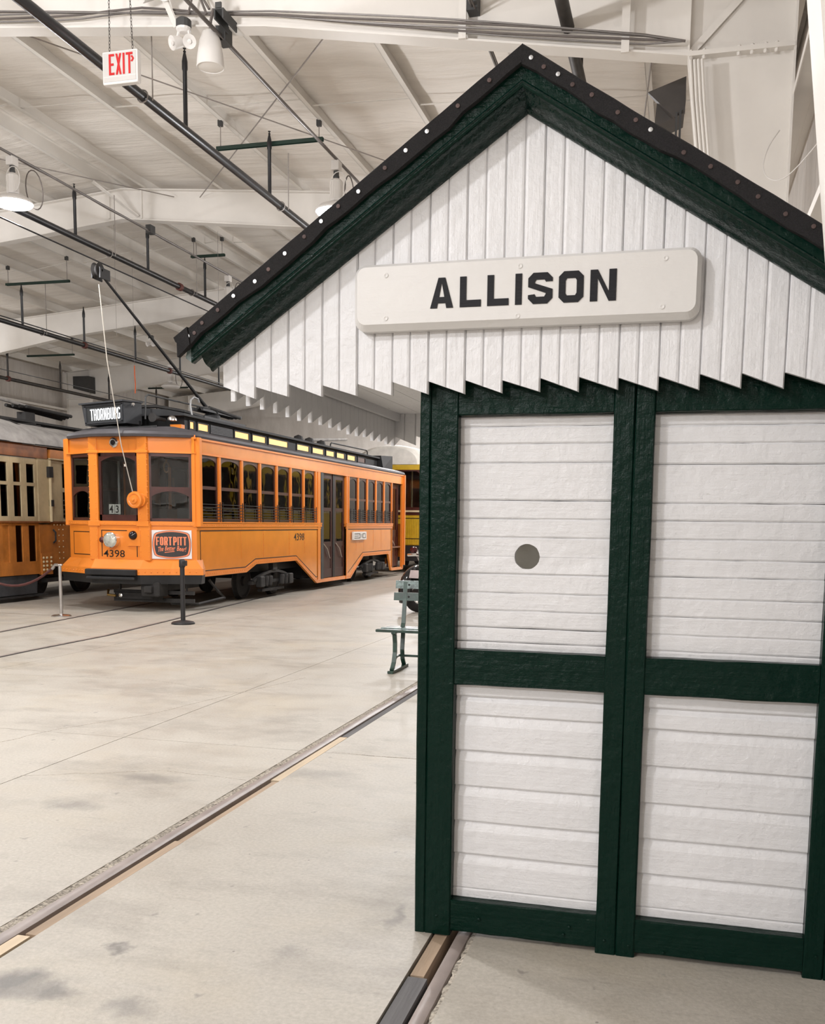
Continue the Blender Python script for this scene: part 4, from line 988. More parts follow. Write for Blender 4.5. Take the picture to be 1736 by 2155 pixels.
# --- windows: maroon sash with arched upper light, glass, guard bars
def window(y0, y1, x, sgn, guard=True):
    d0, d1 = (x - .045 * sgn, x - .012 * sgn); lo, hi = min(d0, d1), max(d0, d1)
    mb = MB().frame('YZ', lo, hi, y0, y1, WB_, WT, .045, .05, .06)
    mb.box(lo, hi, y0 + .04, y1 - .04, 2.03, 2.085)
    wd = (y1 - y0) / 2 - .045; cy = (y0 + y1) / 2; n = 8
    for s in (-1, 1):      # arched spandrels
        poly = [(cy + s * wd, WT - .05), (cy + s * wd, WT - .14)] + [(cy + s * wd * math.cos(k / n * PI / 2), WT - .14 + .09 * math.sin(k / n * PI / 2)) for k in range(1, n + 1)]
        for a, b in zip(poly[1:-1], poly[2:]): mb.prism([(a[0], a[1]), (b[0], b[1]), (b[0], WT - .049), (a[0], WT - .049)], 'YZ', lo, hi)
    sash = P('window_sash', mb, 'maroon')
    xg = x - .03 * sgn
    P('pane', MB().box(xg - .002, xg + .002, y0 + .04, y1 - .04, WB_ + .05, 2.04), 'glass', root=sash)
    P('pane', MB().box(xg - .002, xg + .002, y0 + .04, y1 - .04, 2.07, WT - .045), 'glass', root=sash)
    if guard:
        gb = MB()
        for k in range(6): gb.tube([(x + .035 * sgn, y0 - .03, WB_ + .035 + k * .052), (x + .035 * sgn, y1 + .03, WB_ + .035 + k * .052)], .007, 5)
        for yy in (y0 + .0, y1 - .0): gb.tube([(x + .036 * sgn, yy, WB_), (x + .036 * sgn, yy, WB_ + .34)], .008, 5)
        P('window_guard', gb, 'iron')
def post(y0, y1, x, sgn, z0=BELT, z1=WT + .02):
    mb = MB().box(min(x, x - .06 * sgn), max(x, x - .06 * sgn), y0, y1, z0, z1)
    mb.box(min(x, x + .014 * sgn), max(x, x + .014 * sgn), y0 + .02, y1 - .02, z0, z1)
    P('window_post', mb, 'orange')
edgesA = [14.92, 15.76, 16.66, 17.46, 18.26, 18.98, 19.70, 20.42]
edgesB = [22.62, 23.35, 24.08, 24.82, 25.55, 26.28]
for ed in (edgesA, edgesB):
    for y in ed: post(y - .055, y + .055, XS, 1)
    for a, b in zip(ed[:-1], ed[1:]): window(a + .055, b - .055, XS, 1)
post(20.50, 20.70, XS, 1, .2); post(22.42, 22.56, XS, 1, .2); post(26.28, 26.34, XS, 1, .2); post(27.36, 27.46, XS, 1, .2)
# far side: plain sheet, posts and sashes seen through the glass
P('side_sheet', MB().prism([(14.9, BELT), (14.9, .565), (27.4, .565), (27.4, BELT)], 'YZ', XO, XO + .04), 'orange_sheet')
P('letterboard', MB().box(XO, XO + .05, 14.85, 27.46, WT, LT), 'orange_sheet')
fe = [14.95 + .83 * k for k in range(16)]
for y in fe: post(y - .055, y + .055, XO, -1)
for a, b in zip(fe[:-1], fe[1:]): window(a + .055, b - .055, XO, -1, False)
# --- doors: a pair of folding leaves amidships, open doorway at the back
P('door_post', MB().box(XS - .06, XS + .02, 20.70, 20.86, .24, WT), 'grey_box'); P('door_post', MB().box(XS - .06, XS - .02, 21.58, 21.70, .24, WT), 'iron')
for y0, y1 in ((20.88, 21.58), (21.70, 22.40)):
    mb = MB().frame('YZ', XS - .07, XS - .035, y0, y1, .25, WT, .11, .12, .2)
    mb.box(XS - .07, XS - .035, y0 + .1, y1 - .1, .95, 1.06); mb.box(XS - .07, XS - .035, y0 + .1, y1 - .1, 1.75, 1.83)
    d = P('folding_door', mb, 'door_maroon')
    P('door_panel', MB().box(XS - .06, XS - .045, y0 + .1, y1 - .1, .44, .96), 'door_maroon', root=d)
    for z0, z1 in ((1.05, 1.76), (1.82, WT - .11)): P('pane', MB().box(XS - .055, XS - .05, y0 + .1, y1 - .1, z0, z1), 'glass_dark', root=d)
    P('door_handle', MB().tube([(XS - .02, y0 + .08, 1.02), (XS - .01, y0 + .3, .9), (XS - .01, y0 + .45, .70), (XS - .02, y0 + .5, .68)], .011, 6), 'steel', root=d)
mb = MB().frame('YZ', XS - .16, XS - .12, 26.36, 27.34, .27, WT, .2, .14, .3); mb.box(XS - .16, XS - .12, 26.5, 27.2, 1.1, 1.3)
d = P('rear_door', mb, 'door_maroon'); P('pane', MB().box(XS - .14, XS - .135, 26.52, 27.18, 1.28, 2.5), 'glass_dark', root=d); P('door_panel', MB().box(XS - .145, XS - .13, 26.52, 27.18, .5, 1.15), 'door_maroon', root=d)
P('door_handle', MB().tube([(XS - .10, 26.5, 1.1), (XS - .08, 26.75, .95), (XS - .09, 26.9, .86)], .012, 6), 'steel', root=d)
# --- front end: three facets
FP = [(XO, YC), (TX - .45, YFRONT), (TX + .45, YFRONT), (XS, YC)]
RP = [(XO, 27.4), (TX - .6, 27.9), (TX + .6, 27.9), (XS, 27.46)]
def facet(i, z0, z1, u0, u1, out, depth):   # panel on front facet i between fractions u0..u1
    a, b = Vector((*FP[i], 0)), Vector((*FP[i + 1], 0)); d = (b - a); n = Vector((d.y, -d.x, 0)).normalized()
    p0 = a + d * u0 + n * out; p1 = a + d * u1 + n * out; q = -n * depth
    vs = []
    for z in (z0, z1): vs += [(p0.x, p0.y, z), (p1.x, p1.y, z), (p1.x + q.x, p1.y + q.y, z), (p0.x + q.x, p0.y + q.y, z)]
    return vs
def fbox(mb, i, z0, z1, u0, u1, out=.0, depth=.05): return mb.hexa(facet(i, z0, z1, u0, u1, out, depth))
def fpt(i, u, z, out=0.):
    a, b = Vector((*FP[i], 0)), Vector((*FP[i + 1], 0)); d = (b - a); n = Vector((d.y, -d.x, 0)).normalized(); p = a + d * u + n * out
    return (p.x, p.y, z)
for i in range(3): P('dash_panel', fbox(MB(), i, .84, BELT + .05, 0, 1), 'orange')
for i in range(3): P('header_panel', fbox(MB(), i, WT, LT + .04, 0, 1), 'orange')
bl = MB(); hl = MB()
for i in range(3): fbox(bl, i, BELT + .02, WB_ + .0, -.01, 1.01, .022, .06); fbox(hl, i, WT - .005, WT + .03, -.01, 1.01, .02, .06)
P('belt_rail', bl, 'orange'); P('header_moulding', hl, 'orange')
for (x, y), wd in zip(FP, (.075, .085, .095, .09)):
    P('end_post', MB().cbox(x - wd, x + wd * .9, y - .02, y + .08, BELT, LT, .012), 'orange')
for x, wd in ((FP[1][0] - .02, .08), (FP[2][0] + .02, .10)): P('dash_post', MB().cbox(x - wd, x + wd, YFRONT - .02, YFRONT + .06, .84, BELT + .06, .01), 'orange')
for x in (FP[1][0], FP[2][0]): P('corner_block', MB().cbox(x - .11, x + .11, YFRONT - .034, YFRONT + .06, BELT + .0, WB_ + .002, .006), 'orange'); P('corner_block', MB().cbox(x - .11, x + .11, YFRONT - .034, YFRONT + .06, WT - .012, WT + .034, .006), 'orange')
rv2 = MB()
for x in (FP[1][0] - .08, FP[1][0] + .04, FP[2][0] - .05, FP[2][0] + .10):
    for k in range(22): rv2.lathe([(.009, 0), (.006, .006), (0, .008)], (x, YFRONT - .02, .9 + k * .088), (0, -1, 0), 6)
for i in range(3):
    for k in range(12): rv2.lathe([(.009, 0), (.006, .006), (0, .008)], fpt(i, (k + .5) / 12, BELT + .045, .022), (0, -1, 0), 6)
P('rivets', rv2, 'orange', kind='stuff')
# front windows
def fwin(i, u0, u1, split):
    mb = MB(); s = .045 / (1.0 if i == 1 else .85)
    for q in ((u0, u0 + s, WB_, WT), (u1 - s, u1, WB_, WT), (u0, u1, WB_, WB_ + (.10 if i == 1 else .05)), (u0, u1, WT - .06, WT)): fbox(mb, i, q[2], q[3], q[0], q[1], -.015, .03)
    n = 10; zb = 1.98 if split else WT - .06
    if split: fbox(mb, i, 1.98, 2.05, u0 + s, u1 - s, -.015, .03)
    for k in range(n):     # arched head of the lower light
        t0, t1 = k / n, (k + 1) / n; q = lambda t: zb - .085 * abs(2 * t - 1) ** 2.2; uu = lambda t: u0 + s + (u1 - u0 - 2 * s) * t
        mb.loft([[fpt(i, uu(t0), q(t0) - .001, -.015), fpt(i, uu(t1), q(t1) - .001, -.015), fpt(i, uu(t1), zb + .002, -.015), fpt(i, uu(t0), zb + .002, -.015)], [fpt(i, uu(t0), q(t0) - .001, -.045), fpt(i, uu(t1), q(t1) - .001, -.045), fpt(i, uu(t1), zb + .002, -.045), fpt(i, uu(t0), zb + .002, -.045)]])
    sh_ = P('front_window', mb, 'maroon')
    P('pane', fbox(MB(), i, WB_ + .04, zb + .01, u0 + s * .8, u1 - s * .8, -.03, .004), 'glass', root=sh_)
    if split: P('pane', fbox(MB(), i, 2.04, WT - .05, u0 + s * .8, u1 - s * .8, -.03, .004), 'glass', root=sh_)
fwin(0, .10, .88, True); fwin(1, .10, .90, False); fwin(2, .11, .92, True)
# dash details
lin = MB()
for i, u0, u1, z0, z1 in ((0, .15, .82, .92, 1.30), (1, .13, .87, .90, 1.33)):
    for q in ((u0, u1, z1 - .007, z1 + .007), (u0, u0 + .016, z0, z1), (u1 - .016, u1, z0, z1 if i == 0 else 1.10)) + (((u0, u1, z0 - .007, z0 + .007),) if i == 0 else ()): fbox(lin, i, q[2], q[3], q[0], q[1], .002, .004)
P('lining', lin, 'line_black')
HL = (TX - .10, YFRONT, 1.175)
h = P('headlight', MB().lathe([(.10, -.02), (.118, .0), (.118, .10), (.127, .11), (.127, .125), (.115, .135), (.111, .13)], HL, (0, -1, 0), 32), 'chrome', sm=True)
P('headlight_lens', MB().lathe([(.112, .128), (.09, .145), (.05, .157), (0, .162)], HL, (0, -1, 0), 32), 'lens_clear', sm=True, root=h)
P('tail_lamp', MB().lathe([(.05, 0), (.05, .03), (.045, .04), (.03, .055), (0, .06)], (TX - .31, YFRONT, 1.175), (0, -1, 0), 18), 'lens_red', sm=True)
b = P('lamp_bracket', MB().box(TX + .16, TX + .40, YFRONT - .025, YFRONT, 1.08, 1.345), 'orange')
P('marker_lens', MB().lathe([(.075, .025), (.07, .05), (.045, .08), (0, .095)], (TX + .27, YFRONT, 1.255), (0, -1, 0), 20), 'lens_dark', sm=True, root=b)
e = P('marker_lamp', MB().lathe([(.08, 0), (.08, .03), (.06, .05), (.055, .045)], (TX - .05, YFRONT, 2.755), (0, -1, 0), 20), 'chrome', sm=True)
P('marker_lens', MB().lathe([(.057, .03), (.04, .05), (0, .058)], (TX - .05, YFRONT, 2.755), (0, -1, 0), 20), 'lens_dark', sm=True, root=e)
# catcher reel
R0 = (TX + .37, YFRONT - .02, 1.83)
r = P('trolley_catcher', MB().lathe([(.09, -.02), (.09, .05), (.135, .06), (.14, .09), (.13, .12), (.10, .125), (.09, .118), (.07, .118), (.06, .14), (.025, .145), (.02, .17), (0, .175)], R0, (0, -1, 0), 28), 'orange', 'orange round reel on the front post', True)
P('reel_case', MB().lathe([(.11, -.02), (.11, .06)], (R0[0] + .06, R0[1], R0[2]), (0, -1, 0), 24), 'orange', sm=True, root=r)
P('trolley_cord', MB().tube([(R0[0] - .05, R0[1] - .07, R0[2] + .13), (TX + .2, 14.3, 2.7), (TX + .08, 14.15, 4.0), (TX, 14.1, 5.16)], .008, 5), 'cord', 'pale cord from the reel up to the pole wheel')
P('cord_knot', MB().tube([(TX + .245, 14.33, 2.36 + .02 * k) for k in range(3)], .022, 6), 'cord')
# fleet numbers
nm = text_mesh('4398', .165, lambda u, v, d: (TX - .30 + u, YFRONT - .004 - d, .893 + v), 0, 0, .004, 1.22)
P('fleet_number', nm, 'line_black', 'black fleet number 4398 on the dash')
nm = text_mesh('4398', .21, lambda u, v, d: (XS + .004, 19.14 + u, 1.12 + v), 0, 0, .004, 1.4)
P('fleet_number', nm, 'line_black', 'black fleet number 4398 on the side')
# route card behind the front glass
for ch, x0 in (('4', -.155), ('3', -.045)):
    cd = P('route_card', MB().box(TX + x0 - .06, TX + x0 + .043, YFRONT + .06, YFRONT + .066, 1.60, 1.76), 'paper')
    P('card_figure', text_mesh(ch, .17, lambda u, v, d: (TX + x0 - .052 + u, YFRONT + .0585, 1.622 + v), 0, 0, .015, .85), 'line_black', root=cd)
# advertising sign on the right dash
ad = P('advert_card', fbox(MB(), 2, .875, 1.345, .15, .90, .02, .02), 'ad_white', 'white card printed FORT PITT The Better Beer!')
U = lambda s, t, o: fpt(2, .525 + s * .372, 1.11 + t * .235, o)      # s,t in -1..1 on the card
def barrel(k, o):
    pts = []
    cor = [(-.87, -.80), (.87, -.80), (.87, .80), (-.87, .80)]
    def side(a, b, bulge, n=10):
        for i in range(n):
            t = .045 + .91 * i / (n - 1); x = a[0] + (b[0] - a[0]) * t; y = a[1] + (b[1] - a[1]) * t; w_ = 1 - (2 * t - 1) ** 2
            pts.append(U((x + bulge[0] * w_) * k, (y + bulge[1] * w_) * k, o))
    side(cor[0], cor[1], (0, -.18)); side(cor[1], cor[2], (.11, 0)); side(cor[2], cor[3], (0, .18)); side(cor[3], cor[0], (-.11, 0))
    return pts
for k, m, o in ((1.0, 'ad_black', .0215), (.975, 'ad_orange', .0225), (.895, 'ad_black', .0235)):
    P('barrel_border' if m == 'ad_orange' or k == 1 else 'barrel_ground', MB().loft([barrel(k, o), barrel(k, o - .003)]), m, root=ad)
ah = .60; u0 = -.80
for ch, wd in (('F', .168), ('O', .18), ('R', .19), ('T', .175), (' ', .0), ('P', .185), ('I', .09), ('T', .17), ('T', .175)):
    if ch == ' ': u0 += .03; continue
    s = .082 / ah; pol, _ = glyph(ch, wd / ah, min(s, wd / ah * .42))
    if ch == 'I': pol = [[(0, 0), (wd / ah * .8, 0), (wd / ah * .8, 1), (0, 1)]]
    mb = MB(); put_glyph(mb, pol, lambda a, b_, d: U(u0 + a * ah, .0 - .06 + b_ * ah, .024 + d), .002); P('letter_' + ch.lower(), mb, 'ad_orange', root=ad); u0 += wd + (.031 if ch != 'I' else .0)
for tx, s0, t0, sz, xk in (('The', -.73, -.52, .50, .37), ('Better', -.37, -.42, .50, .40), ('Beer!', .23, -.42, .50, .44)):
    P('script_line', text_mesh(tx, sz, lambda a, b_, d: U(s0 + a * xk, t0 + b_ * .95 + (a * .10 if tx == 'The' else 0) - (a * .07 if tx == 'Beer!' else 0), .026), 0, .28, .012), 'ad_orange', root=ad)
mb = MB(); put_glyph(mb, [[(-.37, -.58), (.13, -.50), (.13, -.455), (-.37, -.53)]], lambda a, b_, d: U(a, b_, .024 + d), .002); P('script_underline', mb, 'ad_orange', root=ad)
# apron and bumper
def ring_pts(ins, y_in=0): return [(XO + ins * .3, 15.1), (XO + ins, YC + ins * .4 - .02), (XO + .33, YC - .17 + ins), (TX - .45, YFRONT - .02 + ins), (TX, YFRONT - .05 + ins), (TX + .45, YFRONT - .02 + ins), (XS - .33, YC - .17 + ins), (XS - ins, YC + ins * .4 - .02), (XS - ins * .3, 15.1)]
def band(z0, o0, z1, o1, th=.03):
    a = ring_pts(-o0); b2 = ring_pts(-o1); c2 = ring_pts(-o1 + th); d2 = ring_pts(-o0 + th); mb = MB()
    for k in range(len(a) - 1):
        mb.loft([[(*a[k], z0), (*b2[k], z1), (*c2[k], z1), (*d2[k], z0)], [(*a[k + 1], z0), (*b2[k + 1], z1), (*c2[k + 1], z1), (*d2[k + 1], z0)]])
    return mb
P('apron', band(.70, .14, .855, .0), 'orange', 'flared orange apron', True); P('apron_edge', band(.61, .15, .715, .145), 'orange')
rv3 = MB(); rp = ring_pts(-.152)
for k in range(1, len(rp) - 2):
    for j in range(5):
        t = j / 5; p = (rp[k][0] + (rp[k + 1][0] - rp[k][0]) * t, rp[k][1] + (rp[k + 1][1] - rp[k][1]) * t - .004, .66)
        rv3.lathe([(.012, 0), (.008, .008), (0, .01)], p, (0, -1, 0), 6)
P('rivets', rv3, 'orange', kind='stuff')
P('anticlimber', MB().cbox(TX - .52, TX + .42, YFRONT - .235, YFRONT - .05, .60, .70, .012), 'iron')
P('bumper', band(.46, .10, .615, .13, .1), 'iron'); 
P('anticlimber', MB().cbox(TX - .5, TX + .40, YFRONT - .24, YFRONT - .05, .53, .575, .01), 'iron')
# underframe
P('underframe', MB().box(XO + .3, XS - .3, 15.0, 27.6, .52, .80), 'iron')
P('floor', MB().box(XO + .05, XS - .06, 14.95, 27.4, .80, .84), 'interior')
P('coupler', MB().cbox(TX + .38, TX + .72, YFRONT - .02, YFRONT + .3, .25, .50, .02).cbox(TX + .48, TX + .62, YFRONT - .1, YFRONT, .32, .43, .01).box(TX + .5, TX + .6, YFRONT + .2, YFRONT + 1.6, .32, .42), 'iron_dusty')
P('fender_board', MB().box(TX - .35, TX + 1.15, YFRONT + .35, YFRONT + .40, .13, .2).box(TX - .35, TX + 1.15, YFRONT + .35, YFRONT + .40, .27, .33).box(TX - .3, TX + .6, YFRONT + .3, YFRONT + .33, .18, .28), 'iron_dusty')
for a, b_ in (((TX - .25, YFRONT + .4, .3), (TX - .25, YFRONT + .4, .6)), ((TX + .2, YFRONT + .4, .6), (TX + .42, YFRONT + .1, .4)), ((TX + 1.0, YFRONT + .4, .3), (TX + 1.0, YFRONT + .4, .6))): P('fender_bracket', MB().tube([a, b_], .02, 6), 'iron_dusty')
P('hose_end', MB().tube([(TX - .42, YFRONT + .3, .32), (TX - .40, YFRONT + .25, .24), (TX - .25, YFRONT + .25, .23)], .022, 8), 'brass')
P('hose_end', MB().lathe([(.035, 0), (.035, .05), (0, .06)], (TX - .18, YFRONT + .33, .235), (0, -1, 0), 12), 'chrome')
P('side_chain', MB().tube([(XS - .1, 15.5, .5), (XS - .02, 15.7, .28), (XS + .0, 15.9, .16), (XS - .1, 15.1, .1), (XS - .5, 14.9, .12)], .028, 6), 'iron_dusty')
def truck(yc):
    t = P('truck_frame', MB().box(XO + .2, XS - .2, yc - .12, yc + .12, .36, .52).box(XS - .2, XS - .1, yc - 1.0, yc + 1.0, .30, .36).box(XS - .2, XS - .1, yc - .55, yc + .55, .14, .19).box(XO + .1, XO + .2, yc - 1.0, yc + 1.0, .30, .36), 'iron_dusty')
    arch = MB()
    for k in range(8):
        a0, a1 = k / 8, (k + 1) / 8; zf = lambda s: .36 + .17 * math.sin(PI * s)
        arch.beam((XS - .12, yc - .95 + 1.9 * a0, zf(a0)), (XS - .12, yc - .95 + 1.9 * a1, zf(a1)), .08, .05)
    P('arch_bar', arch, 'iron_dusty', root=t)
    for dy in (-.72, .72):
        for s in (1, -1): P('wheel', MB().lathe([(.36, -.02), (.345, .0), (.33, .07), (.30, .075), (.27, .05), (.10, .05), (.09, .1), (0, .1)], (TX + s * .72, yc + dy, .345), (s, 0, 0), 28), 'iron_dusty', root=t)
        P('journal_box', MB().cbox(XS - .12, XS + .0, yc + dy - .1, yc + dy + .1, .24, .45, .015), 'iron_dusty', root=t)
        for q in (-.16, .16): P('spring', MB().lathe([(.055, 0), (.06, .02), (.06, .16), (.05, .2)], (XS - .06, yc + dy * .55 + q * .6, .25), (0, .25, 1), 10), 'iron_dusty', root=t)
    P('truck_cover', MB().box(XS - .16, XS - .06, yc - .1, yc + .1, .55, .68), 'iron_dusty', root=t)
truck(18.3); truck(24.85)
P('equipment_box', MB().box(XS - .9, XS - .25, 20.2, 22.6, .28, .55), 'iron')
P('step_well', MB().box(XS - .5, XS - .06, 20.72, 22.4, .24, .28), 'iron')
# roof
def outline(ins, z):
    f = [(XO + ins * .8, 15.0), (XO + .12 + ins * .8, YC - .12 + ins * .3), (XO + .42 + ins * .6, YC - .30 + ins * .6), (TX - .4, YFRONT - .09 + ins), (TX, YFRONT - .13 + ins), (TX + .4, YFRONT - .09 + ins), (XS - .42 - ins * .6, YC - .30 + ins * .6), (XS - .12 - ins * .8, YC - .12 + ins * .3), (XS - ins * .8, 15.0)]
    b_ = [(XS - ins * .8, 27.45 - ins * .2), (TX + .65, 27.98 - ins), (TX, 28.05 - ins), (TX - .65, 27.98 - ins), (XO + ins * .8, 27.45 - ins * .2)]
    return [(x, y, z) for x, y in f + b_]
P('roof', MB().loft([outline(-.035, LT - .01), outline(-.05, LT + .03), outline(-.02, LT + .075), outline(.14, LT + .115), outline(.40, LT + .16), outline(.56, LT + .19)]), 'roof_grey', sm=True)
MX = .66
mon = P('monitor', MB().box(TX - MX, TX + MX, 15.55, 27.0, LT + .12, 3.29), 'roof_black')
P('monitor_roof', MB().loft([[(TX - MX - .1, 15.35, 3.27), (TX - MX - .1, 15.35, 3.31), (TX - .4, 15.35, 3.38), (TX, 15.35, 3.40), (TX + .4, 15.35, 3.38), (TX + MX + .1, 15.35, 3.31), (TX + MX + .1, 15.35, 3.27)], [(TX - MX - .1, 27.2, 3.27), (TX - MX - .1, 27.2, 3.31), (TX - .4, 27.2, 3.38), (TX, 27.2, 3.40), (TX + .4, 27.2, 3.38), (TX + MX + .1, 27.2, 3.31), (TX + MX + .1, 27.2, 3.27)]]), 'roof_black')
xm = TX + MX
for y0, y1, lit in ((15.72, 15.86, 1), (16.02, 16.40, 1), (17.50, 18.12, 1), (18.3, 18.92, 1), (19.1, 20.1, 1), (20.65, 21.35, 1), (21.6, 22.3, 1), (22.5, 23.05, 1), (23.25, 23.8, 1), (24.05, 24.65, 1), (24.9, 25.5, 0)):
    f = P('clerestory_window', MB().frame('YZ', xm, xm + .02, y0 - .03, y1 + .03, 3.06, 3.235, .03), 'roof_black')
    P('lit_pane', MB().box(xm - .002, xm + .006, y0, y1, 3.09, 3.205), 'clerestory' if lit else 'maroon', root=f)
P('monitor_louver', MB().box(xm, xm + .012, 16.5, 17.4, 3.07, 3.23), 'iron')
for k in range(6): P('louver_slat', MB().box(xm + .01, xm + .02, 16.5, 17.4, 3.08 + .025 * k, 3.085 + .025 * k), 'roof_grey')
P('roof_vent_panel', MB().box(xm - .2, xm + .01, 15.42, 15.54, 3.06, 3.13), 'orange')
# things on the roof: destination box, horn, trolley base and pole, handrails
db = P('destination_box', MB().hexa([(TX - .76, 14.78, 3.06), (TX + .0, 14.78, 3.10), (TX + .10, 15.12, 3.10), (TX - .66, 15.12, 3.06), (TX - .82, 14.78, 3.40), (TX - .04, 14.78, 3.455), (TX + .10, 15.12, 3.455), (TX - .7, 15.12, 3.40)]), 'roll_black', 'black destination box lettered THORNBURG')
dbp = lambda u, v, o: (TX - .79 + u * .76 + .02 * (1 - v) * (1 - u), 14.78 - o, 3.065 + u * .04 + v * (.335 + .015 * u))
P('box_face', MB().loft([[dbp(u, v, .002) for u, v in ((.06, .12), (.95, .12), (.95, .86), (.06, .86))], [dbp(u, v, .006) for u, v in ((.06, .12), (.95, .12), (.95, .86), (.06, .86))]]), 'roll_face', root=db)
for fr in ((.03, .07, .08, .9), (.94, .98, .08, .9), (.03, .98, .86, .92), (.03, .98, .06, .12)): P('box_frame', MB().loft([[dbp(u, v, 0) for u, v in ((fr[0], fr[2]), (fr[1], fr[2]), (fr[1], fr[3]), (fr[0], fr[3]))], [dbp(u, v, .02) for u, v in ((fr[0], fr[2]), (fr[1], fr[2]), (fr[1], fr[3]), (fr[0], fr[3]))]]), 'roll_black', root=db)
P('box_lid', MB().hexa([(TX - .84, 14.72, 3.395), (TX - .02, 14.72, 3.45), (TX + .12, 15.14, 3.46), (TX - .72, 15.14, 3.41), (TX - .84, 14.72, 3.42), (TX - .02, 14.72, 3.475), (TX + .12, 15.14, 3.485), (TX - .72, 15.14, 3.43)]), 'roll_black', root=db)
cu = .165
for ch in 'THORNBURG':
    pol, _ = glyph(ch, .30, .105); mb = MB(); put_glyph(mb, pol, lambda a, b_, d: dbp(cu + a * .24, .20 + b_ * .55, .0065 + d), .002)
    P('letter_' + ch.lower(), mb, 'letter_lit', root=db); cu += .0845
P('box_latch', MB().lathe([(.03, 0), (.03, .04), (0, .05)], (TX + .05, 14.9, 3.41), (1, 0, 0), 10), 'chrome', root=db)
for dx in (.52, .66): P('box_support', MB().tube([(TX + .16, 14.95, 3.15), (TX + .14, 15.0, 3.0)], .02, 6), 'iron')
P('horn', MB().lathe([(.075, -.06), (.072, -.05), (.045, .05), (.03, .2), (.03, .35)], (TX + .40, 15.0, 3.20), (0, 1, 0), 18), 'iron_dusty', sm=True)
P('bell', MB().lathe([(.08, 0), (.075, .04), (.04, .075), (0, .085)], (TX + .62, 15.2, 3.17), n=16), 'steel', sm=True)
P('roof_cable', MB().tube([(TX - .9, 14.9, 3.0), (TX - .3, 14.75, 3.03), (TX + .1, 14.8, 3.02), (TX + .5, 14.9, 3.05)], .02, 6), 'iron')
P('roof_cable', MB().tube([(TX - .2, 15.3, 3.42), (TX + .1, 15.6, 3.46), (TX + .3, 16.2, 3.44), (TX + .2, 17.2, 3.44)], .03, 6), 'iron_dusty')
P('roof_handrail', MB().tube([(TX + .12, 15.2, 3.2), (TX + .12, 15.22, 3.57), (TX + .12, 15.3, 3.62), (TX + .12, 17.8, 3.64), (TX + .12, 17.9, 3.60), (TX + .12, 17.95, 3.4)], .016, 8), 'grey_box')
P('roof_handrail', MB().tube([(TX + .12, 24.3, 3.38), (TX + .12, 24.32, 3.5), (TX + .12, 24.4, 3.54), (TX + .12, 27.3, 3.56), (TX + .12, 27.4, 3.52), (TX + .12, 27.45, 3.2)], .018, 8), 'iron')
base = P('trolley_base', MB().box(TX - .25, TX + .25, 17.1, 18.9, 3.40, 3.46).lathe([(.16, 0), (.16, .08), (.08, .16)], (TX, 17.9, 3.46), n=16).box(TX - .12, TX - .08, 17.3, 19.0, 3.58, 3.64).box(TX + .08, TX + .12, 17.3, 19.0, 3.58, 3.64), 'iron')
for dx in (-.12, -.04, .04, .12): P('base_spring', MB().tube([(TX + dx, 17.55, 3.66), (TX + dx, 18.9, 3.6)], .03, 8), 'iron_dusty', root=base)
P('trolley_pole', MB().tube([(TX, 17.75, 3.64), (TX, 17.2, 3.90), (TX, 14.22, 5.30)], [.04, .03, .02], 8), 'iron', 'black trolley pole leaning forward to the overhead wire', True)
wh = P('pole_wheel', MB().lathe([(.11, -.05), (.12, -.045), (.085, -.01), (.085, .01), (.12, .045), (.11, .05)], (TX, 14.08, 5.36), (1, 0, 0), 24), 'iron_dusty', sm=True)
P('wheel_fork', MB().box(TX - .08, TX - .06, 14.02, 14.3, 5.24, 5.40).box(TX + .06, TX + .08, 14.02, 14.3, 5.24, 5.40).tube([(TX - .08, 14.08, 5.36), (TX + .08, 14.08, 5.36)], .02, 8), 'iron', root=wh)
P('pole_hook', MB().tube([(TX + .36, 16.4, 3.38), (TX + .33, 16.4, 3.56), (TX + .33, 16.42, 3.66), (TX + .35, 16.5, 3.72), (TX + .38, 16.6, 3.70), (TX + .39, 16.62, 3.64)], .018, 8), 'grey_pole', 'curved grey hook standing on the roof', True)
for y in (21.9, 22.6, 23.4): P('roof_fitting', MB().lathe([(.09, 0), (.12, .04), (.1, .12), (0, .16)], (TX + .2, y, 3.37), n=10), 'iron_dusty')
P('stored_pole', MB().tube([(TX - .1, 23.0, 3.5), (TX - .1, 26.2, 3.78)], .04, 8), 'canvas')
P('rear_sign_box', MB().hexa([(TX - .1, 26.6, 3.0), (XS - .35, 26.6, 3.0), (XS - .35, 27.5, 3.0), (TX - .1, 27.5, 3.0), (TX - .1, 26.6, 3.36), (XS - .42, 26.6, 3.36), (XS - .35, 27.5, 3.40), (TX - .1, 27.5, 3.40)]), 'roof_black')
# rear end
for a, b_ in zip(RP[:-1], RP[1:]): P('rear_panel', MB().beam((a[0], a[1], 1.0), (b_[0], b_[1], 1.0), .05, .95), 'orange'); P('rear_header', MB().beam((a[0], a[1], 2.73), (b_[0], b_[1], 2.73), .05, .28), 'orange')
for q in RP: P('end_post', MB().box(q[0] - .06, q[0] + .06, q[1] - .06, q[1] + .02, .3, LT), 'orange')
# small white route board on the side
rb = P('route_board', MB().cbox(XS + .012, XS + .06, 22.82, 23.86, 1.075, 1.275, .006), 'paper', 'small white route board on the side')
tx = MB()
def sb(y0, y1, z0, z1): tx.box(XS + .0605, XS + .0625, y0, y1, z0, z1)
for q in ((22.90, 23.34, 1.215, 1.232), (22.90, 23.24, 1.165, 1.178), (22.88, 23.34, 1.115, 1.130), (23.31, 23.345, 1.115, 1.232), (23.42, 23.445, 1.13, 1.22), (23.53, 23.57, 1.115, 1.23), (23.57, 23.76, 1.218, 1.232), (23.57, 23.76, 1.118, 1.130), (23.75, 23.77, 1.12, 1.22)): sb(*q)
P('route_lettering', tx, 'line_black', root=rb)
